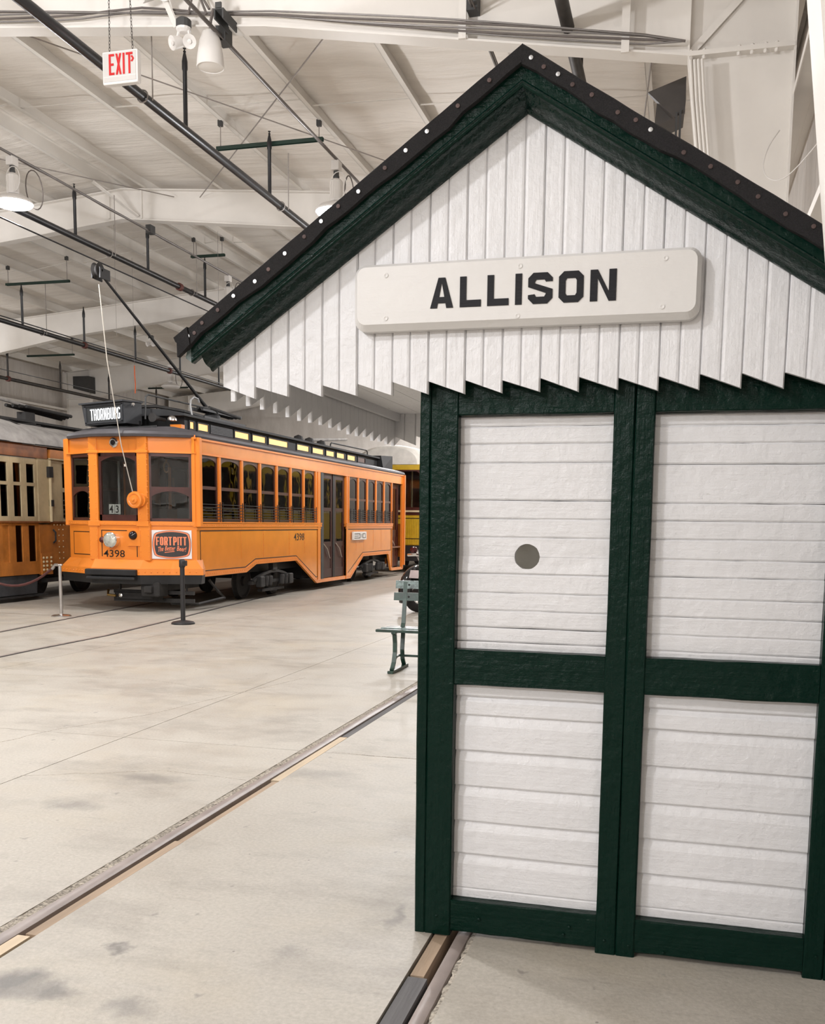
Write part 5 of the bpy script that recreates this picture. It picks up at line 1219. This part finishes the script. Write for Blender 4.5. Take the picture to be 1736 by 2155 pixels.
# interior seen through the glass
P('interior_ceiling', MB().box(XO + .06, XS - .06, 15.0, 27.3, 2.70, 2.72), 'ceiling_red'); P('interior_beam', MB().box(TX - .62, TX - .54, 14.9, 27.3, 2.52, 2.70), 'maroon'); P('interior_beam', MB().box(TX + .54, TX + .62, 14.9, 27.3, 2.52, 2.70), 'maroon')
P('bulkhead', MB().box(XO + .06, TX - .45, 16.6, 16.65, .84, 2.7), 'interior'); P('bulkhead', MB().box(TX + .55, XS - .08, 19.9, 19.95, .84, 2.0), 'interior')
for x, y in ((TX - .2, 15.6), (TX + .55, 15.9), (TX + .35, 16.8), (TX + .8, 17.2), (TX - .6, 15.5)): P('grab_pole', MB().tube([(x, y, .84), (x, y, 2.6)], .022, 8), 'grey_pole')
for x, y in ((TX + .47, 15.25), (TX + .83, 15.5), (TX + 1.02, 15.75), (TX + .5, 17.5), (TX + .5, 18.4)):
    sp = P('hand_strap', MB().tube([(x, y, 2.7), (x, y, 2.48)], .014, 5), 'strap')
    P('strap_loop', MB().tube([(x + .05 * math.sin(a * PI / 6), y, 2.40 + .085 * math.cos(a * PI / 6)) for a in range(12)], .014, 6, True), 'strap', root=sp)
P('controller', MB().cbox(TX + .1, TX + .45, 15.0, 15.3, .84, 1.72, .02).lathe([(.12, 0), (.1, .05), (.03, .07), (.03, .12)], (TX + .27, 15.15, 1.72), n=12), 'iron_dusty')
P('driver_partition', MB().box(TX + .3, XS - .2, 15.9, 15.94, .84, 1.72), 'grey_box'); P('air_gauge', MB().lathe([(.06, 0), (.06, .04), (0, .045)], (TX - .3, 14.8, 1.7), (0, -1, 0), 14), 'iron_dusty')
for k in range(9):
    for s in (-1, 1):
        y = 17.3 + k * 1.0
        if s > 0 and 19.6 < y < 22.6: continue
        P('seat', MB().box(min(TX + s * .35, TX + s * 1.05), max(TX + s * .35, TX + s * 1.05), y, y + .42, 1.15, 1.25).box(min(TX + s * .35, TX + s * 1.05), max(TX + s * .35, TX + s * 1.05), y + .38, y + .46, 1.2, 1.72), 'strap')
# ================================================================== cream and brown streetcar at the left
BX, BXL = -11.6, -14.1
BC = (BX + BXL) / 2
bc = thing('streetcar', 'faded cream and brown-orange old streetcar with grey roof at the left edge', 'streetcar', (BC, 20, 0))
Q = lambda nm, mb, m, lab=None, sm=False, root=None, kind=None: part(nm, mb, M[m], root or bc, lab, sm, kind)
def leaf(y0, y1, panes_low):
    mb = MB().frame('YZ', BX - .05, BX - .01, y0, y1, 1.455, 2.60, .075, .10, .09); mb.box(BX - .05, BX - .01, y0 + .07, y1 - .07, 2.10, 2.16)
    d = Q('door_leaf', mb, 'cream')
    for z0, z1 in ((1.54, 2.11), (2.15, 2.51)): Q('pane', MB().box(BX - .035, BX - .03, y0 + .07, y1 - .07, z0, z1), 'glass_dark', root=d)
    mb = MB().frame('YZ', BX - .05, BX - .008, y0, y1, .48, 1.45, .085, .07, .24)
    f = Q('door_leaf', mb, 'faded_orange', 'orange lower half of the folding door')
    if panes_low: Q('pane', MB().box(BX - .035, BX - .03, y0 + .08, y1 - .08, .7, 1.39), 'glass_dark', root=f)
    else: Q('door_panel', MB().box(BX - .04, BX - .028, y0 + .08, y1 - .08, .7, 1.39), 'faded_orange', root=f)
for y0, y1, pl in ((14.56, 14.9, 1), (14.91, 15.26, 0), (15.27, 15.63, 1), (15.64, 16.02, 1)): leaf(y0, y1, pl)
Q('body_side', MB().prism([(14.1, .5), (14.55, .5), (14.55, 2.62), (14.1, 2.62)], 'YZ', BX - .06, BX), 'cream')
Q('door_recess', MB().box(BX - .32, BX - .28, 14.5, 16.1, .5, 2.6), 'interior')
Q('cream_panel', MB().box(BX - .05, BX, 16.03, 16.38, 1.455, 2.62), 'cream'); Q('lower_panel', MB().box(BX - .05, BX, 16.03, 16.40, .50, 1.40), 'faded_orange'); Q('corner_block', MB().box(BX - .05, BX + .015, 16.05, 16.38, .46, .86), 'faded_orange')
rvb = MB()
for r_ in range(4):
    for c_ in (16.1, 16.2, 16.33): rvb.lathe([(.026, 0), (.02, .018), (0, .025)], (BX + .015, c_, .55 + r_ * .075), (1, 0, 0), 8)
for y in (16.62, 16.75):
    for k in range(6): rvb.lathe([(.016, 0), (0, .014)], (BX, y, .75 + k * .11), (1, 0, 0), 6)
for k in range(10): rvb.lathe([(.014, 0), (0, .012)], (BX + .02, 16.45 + k * .1, 1.39), (1, 0, 0), 6)
Q('rivets', rvb, 'cream', kind='stuff')
Q('down_pipe', MB().tube([(BX + .03, 16.36, 2.6), (BX + .03, 16.36, 1.45)], .03, 8), 'cream'); Q('pipe_clip', MB().box(BX, BX + .06, 16.30, 16.42, 2.28, 2.48).box(BX, BX + .06, 16.34, 16.42, 1.74, 1.86), 'iron_dusty')
Q('grab_handle', MB().tube([(BX + .01, 16.43, 1.3), (BX + .06, 16.43, 1.25), (BX + .06, 16.43, 1.1), (BX + .01, 16.43, 1.05)], .018, 6), 'iron_dusty')
Q('body_side', MB().box(BX - .06, BX - .0, 16.40, 27.5, .62, 1.43), 'faded_orange'); Q('belt_moulding', MB().box(BX, BX + .025, 14.1, 27.5, 1.43, 1.46), 'faded_dark')
y = 16.42
while y < 27:
    Q('window_pier', MB().box(BX - .06, BX, y, y + .33, 1.46, 2.62), 'cream')
    f = Q('window_sash', MB().frame('YZ', BX - .05, BX - .02, y + .33, y + 1.10, 1.46, 2.62, .06, .06).box(BX - .05, BX - .01, y + .33, y + 1.1, 2.02, 2.1), 'cream')
    Q('pane', MB().box(BX - .04, BX - .035, y + .38, y + 1.05, 1.5, 2.6), 'glass_dark', root=f)
    Q('window_guard', MB().tube([(BX + .03, y + .34, 1.52), (BX + .03, y + 1.09, 1.52)], .012, 5).tube([(BX + .03, y + .34, 1.60), (BX + .03, y + 1.09, 1.60)], .012, 5).tube([(BX + .03, y + .34, 1.68), (BX + .03, y + 1.09, 1.68)], .012, 5).tube([(BX + .03, y + .34, 1.77), (BX + .03, y + 1.09, 1.77)], .012, 5).tube([(BX + .03, y + .34, 1.86), (BX + .03, y + 1.09, 1.86)], .012, 5), 'iron_dusty')
    y += 1.1
Q('far_side', MB().box(BXL, BXL + .06, 14.1, 27.5, .6, 2.62), 'cream'); Q('floor', MB().box(BXL + .05, BX - .06, 14.1, 27.5, .7, .76), 'interior')
Q('body_end', MB().prism([(BX, 14.1), (BX - .6, 13.6), (BXL + .6, 13.6), (BXL, 14.1), (BXL + .05, 14.15), (BXL + .62, 13.66), (BX - .62, 13.66), (BX - .05, 14.15)], 'XY', .5, 2.62), 'cream')
Q('letterboard', MB().box(BX - .06, BX + .012, 14.1, 16.32, 2.62, 2.85), 'faded_dark'); Q('letterboard', MB().box(BX - .06, BX + .045, 16.36, 27.5, 2.64, 2.80), 'faded_orange', 'lighter orange rear band'); Q('drip_moulding', MB().box(BX, BX + .05, 16.36, 27.5, 2.615, 2.64), 'cream')
# arched roof with a domed near end
def roof_ring(y, k, dz, n=14):
    hw = (BX - BXL) / 2 + .06
    return [(BC + hw * k * math.cos(PI * i / n), y, 2.84 + dz + .52 * k * math.sin(PI * i / n)) for i in range(n + 1)]
Q('roof', MB().loft([roof_ring(15.6, .985, 0), roof_ring(27.4, .985, 0), roof_ring(28.1, .6, 0)]), 'canvas', sm=True)
Q('roof_dome', MB().loft([roof_ring(13.45, .25, 0), roof_ring(13.62, .62, 0), roof_ring(13.95, .86, 0), roof_ring(14.5, .98, .01), roof_ring(15.2, 1.02, .015), roof_ring(15.86, 1.025, .015)]), 'canvas', 'rounded dome over the near end', True)
Q('roof_edge_cord', MB().tube([(BX + .07, 13.9, 2.86), (BX + .075, 16.0, 2.855), (BX + .06, 27.4, 2.85)], .012, 5), 'iron_dusty')
rb_ = Q('roof_walkway', MB().box(BC - .25, BC + .25, 16.2, 21, 3.40, 3.44), 'iron_dusty')
Q('pole_stand', MB().box(BC - .1, BC + .1, 17.3, 17.6, 3.42, 3.62), 'iron_dusty')
Q('trolley_pole', MB().tube([(BC, 17.6, 3.74), (BC, 15.0, 3.92), (BC, 12.6, 4.0)], .035, 8), 'canvas', 'long pale pole lying over the roof', True)
for k in range(4): Q('base_spring', MB().tube([(BC - .12 + .08 * k, 17.0 + .1 * k, 3.72), (BC - .12 + .08 * k, 18.8, 3.62 + .02 * k)], .035, 8), 'iron_dusty')
for k in range(6): Q('roof_cable', MB().tube([(BC + .3 + .12 * k, 15.3, 3.33 - .05 * k), (BC + .45 + .1 * k, 15.9 + .1 * k, 3.40 - .05 * k), (BC + .5 + .11 * k, 16.5, 3.30 - .045 * k), (BC + .4 + .1 * k, 17.2, 3.36 - .04 * k)], .018, 5), 'iron_dusty')
Q('step_apron', MB().prism([(14.0, .12), (15.95, .12), (15.98, .47), (14.0, .47)], 'YZ', BX - .08, BX - .04), 'skirt_grey'); Q('step_board', MB().box(BX - .2, BX + .02, 13.9, 16.2, .07, .10), 'iron_dusty')
Q('underframe', MB().box(BXL + .3, BX - .25, 14.0, 27.4, .40, .68), 'iron')
for yc in (17.3, 24.2):
    t = Q('truck_frame', MB().box(BX - .2, BX - .1, yc - 1, yc + 1, .3, .38).box(BXL + .2, BX - .2, yc - .1, yc + .1, .3, .45), 'iron_dusty')
    for dy in (-.75, .75):
        for s in (1, -1): Q('wheel', MB().lathe([(.36, -.02), (.34, 0), (.33, .07), (.28, .05), (.1, .05), (.09, .1), (0, .1)], (BC + s * .72, yc + dy, .345), (s, 0, 0), 24), 'iron_dusty', root=t)

# ================================================================== yellow streetcars
def yellow_car(xc, y0, y1, label, hw=1.15):
    t = thing('streetcar', label, 'streetcar', (xc, (y0 + y1) / 2, 0))
    Z = lambda nm, mb, m, lab=None, sm=False, root=None: part(nm, mb, M[m], root or t, lab, sm)
    x0, x1 = xc - hw, xc + hw
    # near end
    Z('end_panel', MB().box(x0, x1, y0, y0 + .05, .83, 1.74), 'yellow')
    k = x0 + .05
    while k < x1 - .05: Z('match_board', MB().box(k, k + .05, y0 - .012, y0, 1.04, 1.63), 'yellow'); Z('match_board', MB().box(k, k + .05, y0 - .012, y0, .85, 1.02), 'yellow'); k += .056
    Z('lining', MB().box(x0, x1, y0 - .014, y0 - .004, 1.015, 1.04).box(x0, x1, y0 - .014, y0 - .004, 1.63, 1.655), 'line_black')
    Z('dark_band', MB().box(x0, x1, y0 - .01, y0, 1.74, 1.83), 'maroon'); Z('belt_moulding', MB().box(x0 - .02, x1 + .02, y0 - .03, y0 + .02, 1.83, 1.885), 'cream_line')
    Z('header', MB().box(x0, x1, y0, y0 + .06, 3.10, 3.26), 'yellow')
    for px, w_ in ((x0, .12), (xc - .06, .12), (x1 - .12, .12)): Z('end_post', MB().box(px, px + w_, y0, y0 + .06, 1.88, 3.12), 'yellow')
    for a, b in ((x0 + .12, xc - .06), (xc + .06, x1 - .12)):
        mb = MB().frame('XZ', y0 + .005, y0 + .04, a, b, 1.885, 3.10, .045, .045, .09)
        for s, cx in ((-1, a + .045), (1, b - .045)): mb.prism([(cx, 3.06), (cx, 2.94), (cx - s * .03, 3.02), (cx - s * .12, 3.06)], 'XZ', y0 + .005, y0 + .04)
        f = Z('end_window', mb, 'maroon'); Z('pane', MB().box(a + .03, b - .03, y0 + .02, y0 + .025, 1.93, 3.07), 'glass', root=f)
    Z('buffer_beam', MB().box(x0 + .05, x1 - .05, y0 - .02, y0 + .3, .35, .82), 'iron')
    # sides
    n = int((y1 - y0) / .95); wd = (y1 - y0) / n
    for s, xs in ((1, x1), (-1, x0)):
        a, b = (xs - .05, xs) if s > 0 else (xs, xs + .05)
        Z('side_sheet', MB().box(a, b, y0, y1, .83, 1.85), 'yellow'); Z('letterboard', MB().box(a, b, y0, y1, 3.05, 3.26), 'yellow'); Z('belt_moulding', MB().box(a - .01, b + .01, y0, y1, 1.83, 1.88), 'cream_line')
        for i in range(n):
            yy = y0 + i * wd
            Z('window_post', MB().box(a, b, yy, yy + .14, 1.85, 3.06), 'yellow')
            f = Z('window_sash', MB().frame('YZ', a + .01, b - .01, yy + .14, yy + wd, 1.88, 3.05, .05).box(a + .01, b - .01, yy + .14, yy + wd, 2.4, 2.46), 'maroon'); Z('pane', MB().box(a + .02, a + .025, yy + .17, yy + wd - .03, 1.9, 3.03), 'glass', root=f)
    Z('far_end', MB().box(x0, x1, y1 - .05, y1, .83, 3.26), 'yellow'); Z('floor', MB().box(x0 + .05, x1 - .05, y0 + .06, y1 - .05, .83, .88), 'interior'); Z('interior_bulkhead', MB().box(x0 + .1, x1 - .1, y0 + 2.0, y0 + 2.06, .88, 3.2), 'ceiling_red')
    for px in (xc - .7, xc - .2, xc + .45, xc + .8): Z('grab_pole', MB().tube([(px, y0 + 1.1, .9), (px, y0 + 1.1, 3.2)], .025, 6), 'cream_line')
    ring = lambda y, k, dz: [(xc + .98 * hw * k * math.cos(PI * i / 16), y, 3.25 + dz + .62 * k ** .7 * math.sin(PI * i / 16) ** .75) for i in range(17)]
    Z('roof', MB().loft([ring(y0 + .0, .80, 0), ring(y0 + .12, .92, 0), ring(y0 + .4, .98, .01), ring(y0 + 1.2, 1, .02), ring(y1 - .8, 1, .02), ring(y1, .85, 0)]), 'canvas_white', sm=True)
    Z('underframe', MB().box(x0 + .2, x1 - .2, y0 + .3, y1 - .3, .4, .83), 'iron')
    for yc in (y0 + 2.5, y1 - 2.5):
        tk = Z('truck_frame', MB().box(x1 - .25, x1 - .15, yc - 1, yc + 1, .3, .4).box(x0 + .15, x0 + .25, yc - 1, yc + 1, .3, .4), 'iron_dusty')
        for dy in (-.75, .75):
            for s in (1, -1): Z('wheel', MB().lathe([(.36, -.02), (.34, 0), (.33, .07), (.28, .05), (.1, .05), (.09, .1), (0, .1)], (xc + s * .72, yc + dy, .345), (s, 0, 0), 20), 'iron_dusty', root=tk)
    return t
yellow_car(-8.70, 29.0, 37.0, 'yellow streetcar with white barrel roof standing behind the orange trolley')
yellow_car(-1.45, 27.3, 37.6, 'yellow streetcar on the near track, hidden behind the green shelter')

# ================================================================== motorcycle seen from the rear, half hidden by the shelter
mt = thing('motorcycle', 'black motorcycle with chrome fittings half hidden behind the green bench and post', 'motorcycle', (-4.25, 16.1, 0))
O = Vector((-4.30, 16.15, 0)); DF = Vector((.42, .907, 0)); DS = Vector((.907, -.42, 0)); UP = Vector((0, 0, 1))
K = lambda f, s, z: tuple(O + DF * f + DS * s + UP * z)
T_ = lambda nm, mb, m, lab=None, sm=True, root=None: part(nm, mb, M[m], root or mt, lab, sm)
for fc, w_ in ((0, .075), (1.5, .06)):
    R1 = .345; rings = []
    tw = T_('tyre', MB().tube([K(fc + (R1 - w_) * math.cos(a * PI / 16), 0, R1 + (R1 - w_) * math.sin(a * PI / 16)) for a in range(32)], w_, 10, True), 'rubber')
    T_('rim', MB().tube([K(fc + (R1 - w_ * 1.9) * math.cos(a * PI / 16), 0, R1 + (R1 - w_ * 1.9) * math.sin(a * PI / 16)) for a in range(32)], .022, 6, True), 'chrome', root=tw)
    hb = MB().lathe([(.05, -.09), (.07, -.05), (.07, .05), (.05, .09)], K(fc, 0, R1), tuple(DS), 14)
    for a in range(16): hb.tube([K(fc, .03 * (-1) ** a, R1), K(fc + (R1 - w_ * 1.9) * math.cos(a * PI / 8), 0, R1 + (R1 - w_ * 1.9) * math.sin(a * PI / 8))], .004, 4)
    T_('spoked_hub', hb, 'iron_dusty', root=tw)
    sec = []
    for a in range(13):
        an = (1.12 - .95 * a / 12) * PI if fc == 0 else (.95 - .75 * a / 12) * PI
        rr = R1 + .06; c = lambda s, r: K(fc + r * math.cos(an), s, R1 + r * math.sin(an))
        sec.append([c(-.10, rr - .07), c(-.095, rr), c(-.06, rr + .045), c(0, rr + .06), c(.06, rr + .045), c(.095, rr), c(.10, rr - .07), c(.08, rr - .06), c(0, rr + .03), c(-.08, rr - .06)])
    T_('mudguard', MB().loft(sec), 'gloss_black')
T_('tail_lamp', MB().lathe([(.05, 0), (.06, .04), (.05, .08), (0, .1)], K(-.12, .03, 1.06), tuple(-DF), 14), 'lens_red'); T_('lamp_bracket', MB().tube([K(.05, .03, .80), K(-.05, .03, .95), K(-.08, .03, 1.06)], .02, 6), 'chrome')
T_('lamp_bar', MB().tube([K(-.06, -.18, .97), K(-.08, 0, .98), K(-.06, .22, .97)], .025, 8), 'chrome')
T_('number_plate', MB().hexa([K(-.34, .08, .60), K(-.34, .28, .60), K(-.33, .28, .60), K(-.33, .08, .60), K(-.30, .08, .73), K(-.30, .28, .73), K(-.29, .28, .73), K(-.29, .08, .73)]), 'plate_pink', None, False)
T_('saddlebag', MB().cbox(-.1, .1, -.1, .1, 0, .1, .01) if False else MB().loft([[K(-.15, .18, .45), K(.35, .18, .45), K(.35, .36, .45), K(-.15, .36, .45)], [K(-.2, .17, .62), K(.38, .17, .62), K(.38, .38, .62), K(-.2, .38, .62)], [K(-.15, .18, .78), K(.33, .18, .78), K(.33, .36, .78), K(-.15, .36, .78)]]), 'iron_dusty', None, False)
T_('seat', MB().loft([[K(.15, -.15, .76), K(.15, .15, .76), K(.15, .12, .86), K(.15, -.12, .86)], [K(.5, -.17, .74), K(.5, .17, .74), K(.5, .14, .84), K(.5, -.14, .84)], [K(.8, -.12, .74), K(.8, .12, .74), K(.8, .09, .82), K(.8, -.09, .82)]]), 'rubber')
T_('fuel_tank', MB().lathe([(.03, 0), (.13, .06), (.16, .25), (.12, .45), (.04, .52)], K(.78, 0, .86), tuple(DF), 16), 'gloss_black'); T_('engine', MB().loft([[K(.5, -.16, .22), K(.95, -.16, .22), K(.95, .16, .22), K(.5, .16, .22)], [K(.55, -.12, .68), K(.9, -.12, .68), K(.9, .12, .68), K(.55, .12, .68)]]), 'iron_dusty', None, False)
T_('exhaust', MB().tube([K(.9, .18, .35), K(.5, .2, .25), K(-.2, .22, .27)], .04, 10), 'chrome'); T_('fork', MB().tube([K(1.5, -.09, .34), K(1.22, -.09, .98)], .028, 8).tube([K(1.5, .09, .34), K(1.22, .09, .98)], .028, 8), 'chrome')
T_('handlebar', MB().tube([K(.95, -.4, 1.05), K(1.1, -.3, 1.06), K(1.2, 0, 1.0), K(1.1, .3, 1.06), K(.95, .4, 1.05)], .016, 8), 'chrome'); T_('headlamp', MB().lathe([(.03, -.1), (.09, -.03), (.1, .06), (0, .08)], K(1.35, 0, .92), tuple(DF), 16), 'gloss_black')
T_('stand', MB().tube([K(.6, -.12, .3), K(.65, -.28, 0)], .015, 6), 'iron')

# ================================================================== green bench
bn = thing('park_bench', 'green slatted park bench with iron legs behind the left shelter post', 'bench', (-2.1, 9.7, 0))
E_ = lambda nm, mb, m='bench_green', lab=None, sm=False, root=None: part(nm, mb, M[m], root or bn, lab, sm)
for i, (y, z, w_, x0) in enumerate(((9.50, .435, .085, -2.975), (9.60, .443, .085, -2.95), (9.70, .441, .085, -2.93), (9.80, .437, .085, -2.93))):
    E_('seat_slat', MB().cbox(x0, -1.25, y, y + w_, z - .028, z, .004), 'bench_worn_glare' if i in (1,) else 'bench_green')  # second slat paler: glare on the seat put into its colour
for z, x0, m in ((.705, -2.90, 'bench_green'), (.83, -2.885, 'bench_worn_glare')):
    y = 9.87 + (z - .45) * .12
    s = E_('back_slat', MB().hexa([(x0, y, z), (-1.25, y, z), (-1.25, y + .025, z), (x0, y + .025, z), (x0, y + .012, z + .082), (-1.25, y + .012, z + .082), (-1.25, y + .037, z + .082), (x0, y + .037, z + .082)]), m, 'scuffed pale top slat' if m == 'bench_worn_glare' else None)
    for xb in (-2.74, -1.45): E_('bolt', MB().lathe([(.012, 0), (.008, .006), (0, .007)], (xb, y + .006, z + .04), (0, -1, 0), 8), 'iron', root=s)
for xb in (-2.78, -1.45):
    bar = lambda pts, w_=.042, t_=.02: sweepbar(pts, w_, t_, xb)
    def sweepbar(pts, w_, t_, xb):
        mb = MB(); rings = []
        for i, (y, z) in enumerate(pts):
            a = Vector((0, *pts[max(0, i - 1)])); b = Vector((0, *pts[min(len(pts) - 1, i + 1)])); d = (b - a).normalized(); n = Vector((0, -d.z, d.y)) * t_ / 2
            rings.append([(xb - w_ / 2, y - n.y, z - n.z), (xb + w_ / 2, y - n.y, z - n.z), (xb + w_ / 2, y + n.y, z + n.z), (xb - w_ / 2, y + n.y, z + n.z)])
        return mb.loft(rings)
    E_('leg', bar([(9.50, .40), (9.53, .385), (9.55, .30), (9.55, .2), (9.51, .10), (9.46, .045), (9.44, .03)]), lab='front iron leg'); E_('leg', bar([(9.86, .42), (9.84, .3), (9.82, .2), (9.84, .1), (9.88, .05), (9.9, .03)]))
    E_('back_upright', bar([(9.80, .40), (9.86, .47), (9.885, .60), (9.91, .72), (9.935, .9)])); E_('seat_bearer', bar([(9.48, .405), (9.7, .412), (9.9, .405)]))
    E_('foot_bar', MB().cbox(xb - .03, xb + .03, 9.38, 9.97, 0, .03, .004)); E_('brace', bar([(9.52, .12), (9.60, .15), (9.75, .15), (9.83, .14)], .03, .014))
E_('stretcher', MB().tube([(-2.78, 9.7, .15), (-1.45, 9.7, .15)], .012, 6))

# ================================================================== stanchions and rope
def lathe_thing(name, label, cat, x, y, parts_, group):
    t = thing(name, label, cat, (x, y, 0), group)
    for nm, prof, z, m in parts_: part(nm, MB().lathe(prof, (x, y, z), n=28), M[m], t, smooth=True)
    return t
lathe_thing('stanchion', 'chrome stanchion holding the velvet rope in front of the trolley', 'stanchion', -9.30, 13.32, [('base', [(.15, 0), (.15, .012), (.13, .022), (.03, .035), (.026, .04)], 0, 'steel'), ('post', [(.026, 0), (.026, .76)], .035, 'steel'), ('cap', [(.045, 0), (.05, .01), (.045, .022), (0, .028)], .79, 'steel')], 'rope barrier posts')
t = lathe_thing('stanchion', 'black belt stanchion standing in front of the FORT PITT card', 'stanchion', -7.02, 12.98, [('base', [(.17, 0), (.17, .02), (.15, .035), (.05, .055), (.034, .06)], 0, 'stanchion_black'), ('post', [(.034, 0), (.034, .80)], .055, 'stanchion_black'), ('cap', [(.04, 0), (.045, .01), (.045, .10), (.035, .115), (0, .12)], .83, 'stanchion_black')], 'rope barrier posts')
part('belt_clip', MB().cbox(-7.0, -6.955, 12.94, 13.02, .85, .93, .006), M['stanchion_black'], t)
rp_ = thing('barrier_rope', 'sagging burgundy velvet rope from the chrome stanchion to the left edge', 'rope', (-10.2, 13.3, .4))
pts = []
for k in range(15):
    u = k / 14; x = -9.38 - 1.62 * u; pts.append((x, 13.32 + .05 * u, .79 - 1.36 * u * (1 - u) * (1.0) + .0))
part('rope', MB().tube(pts, .02, 8), M['rope'], rp_, smooth=True)
part('rope_hook', MB().tube([(-9.33, 13.32, .80), (-9.38, 13.32, .80), (-9.44, 13.323, .735)], .024, 8), M['steel'], rp_, smooth=True)
lathe_thing('stanchion', 'chrome stanchion beyond the left edge of the photograph', 'stanchion', -11.06, 13.37, [('base', [(.15, 0), (.15, .012), (.13, .022), (.03, .035), (.026, .04)], 0, 'steel'), ('post', [(.026, 0), (.026, .76)], .035, 'steel'), ('cap', [(.045, 0), (.05, .01), (.045, .022), (0, .028)], .79, 'steel')], 'rope barrier posts')
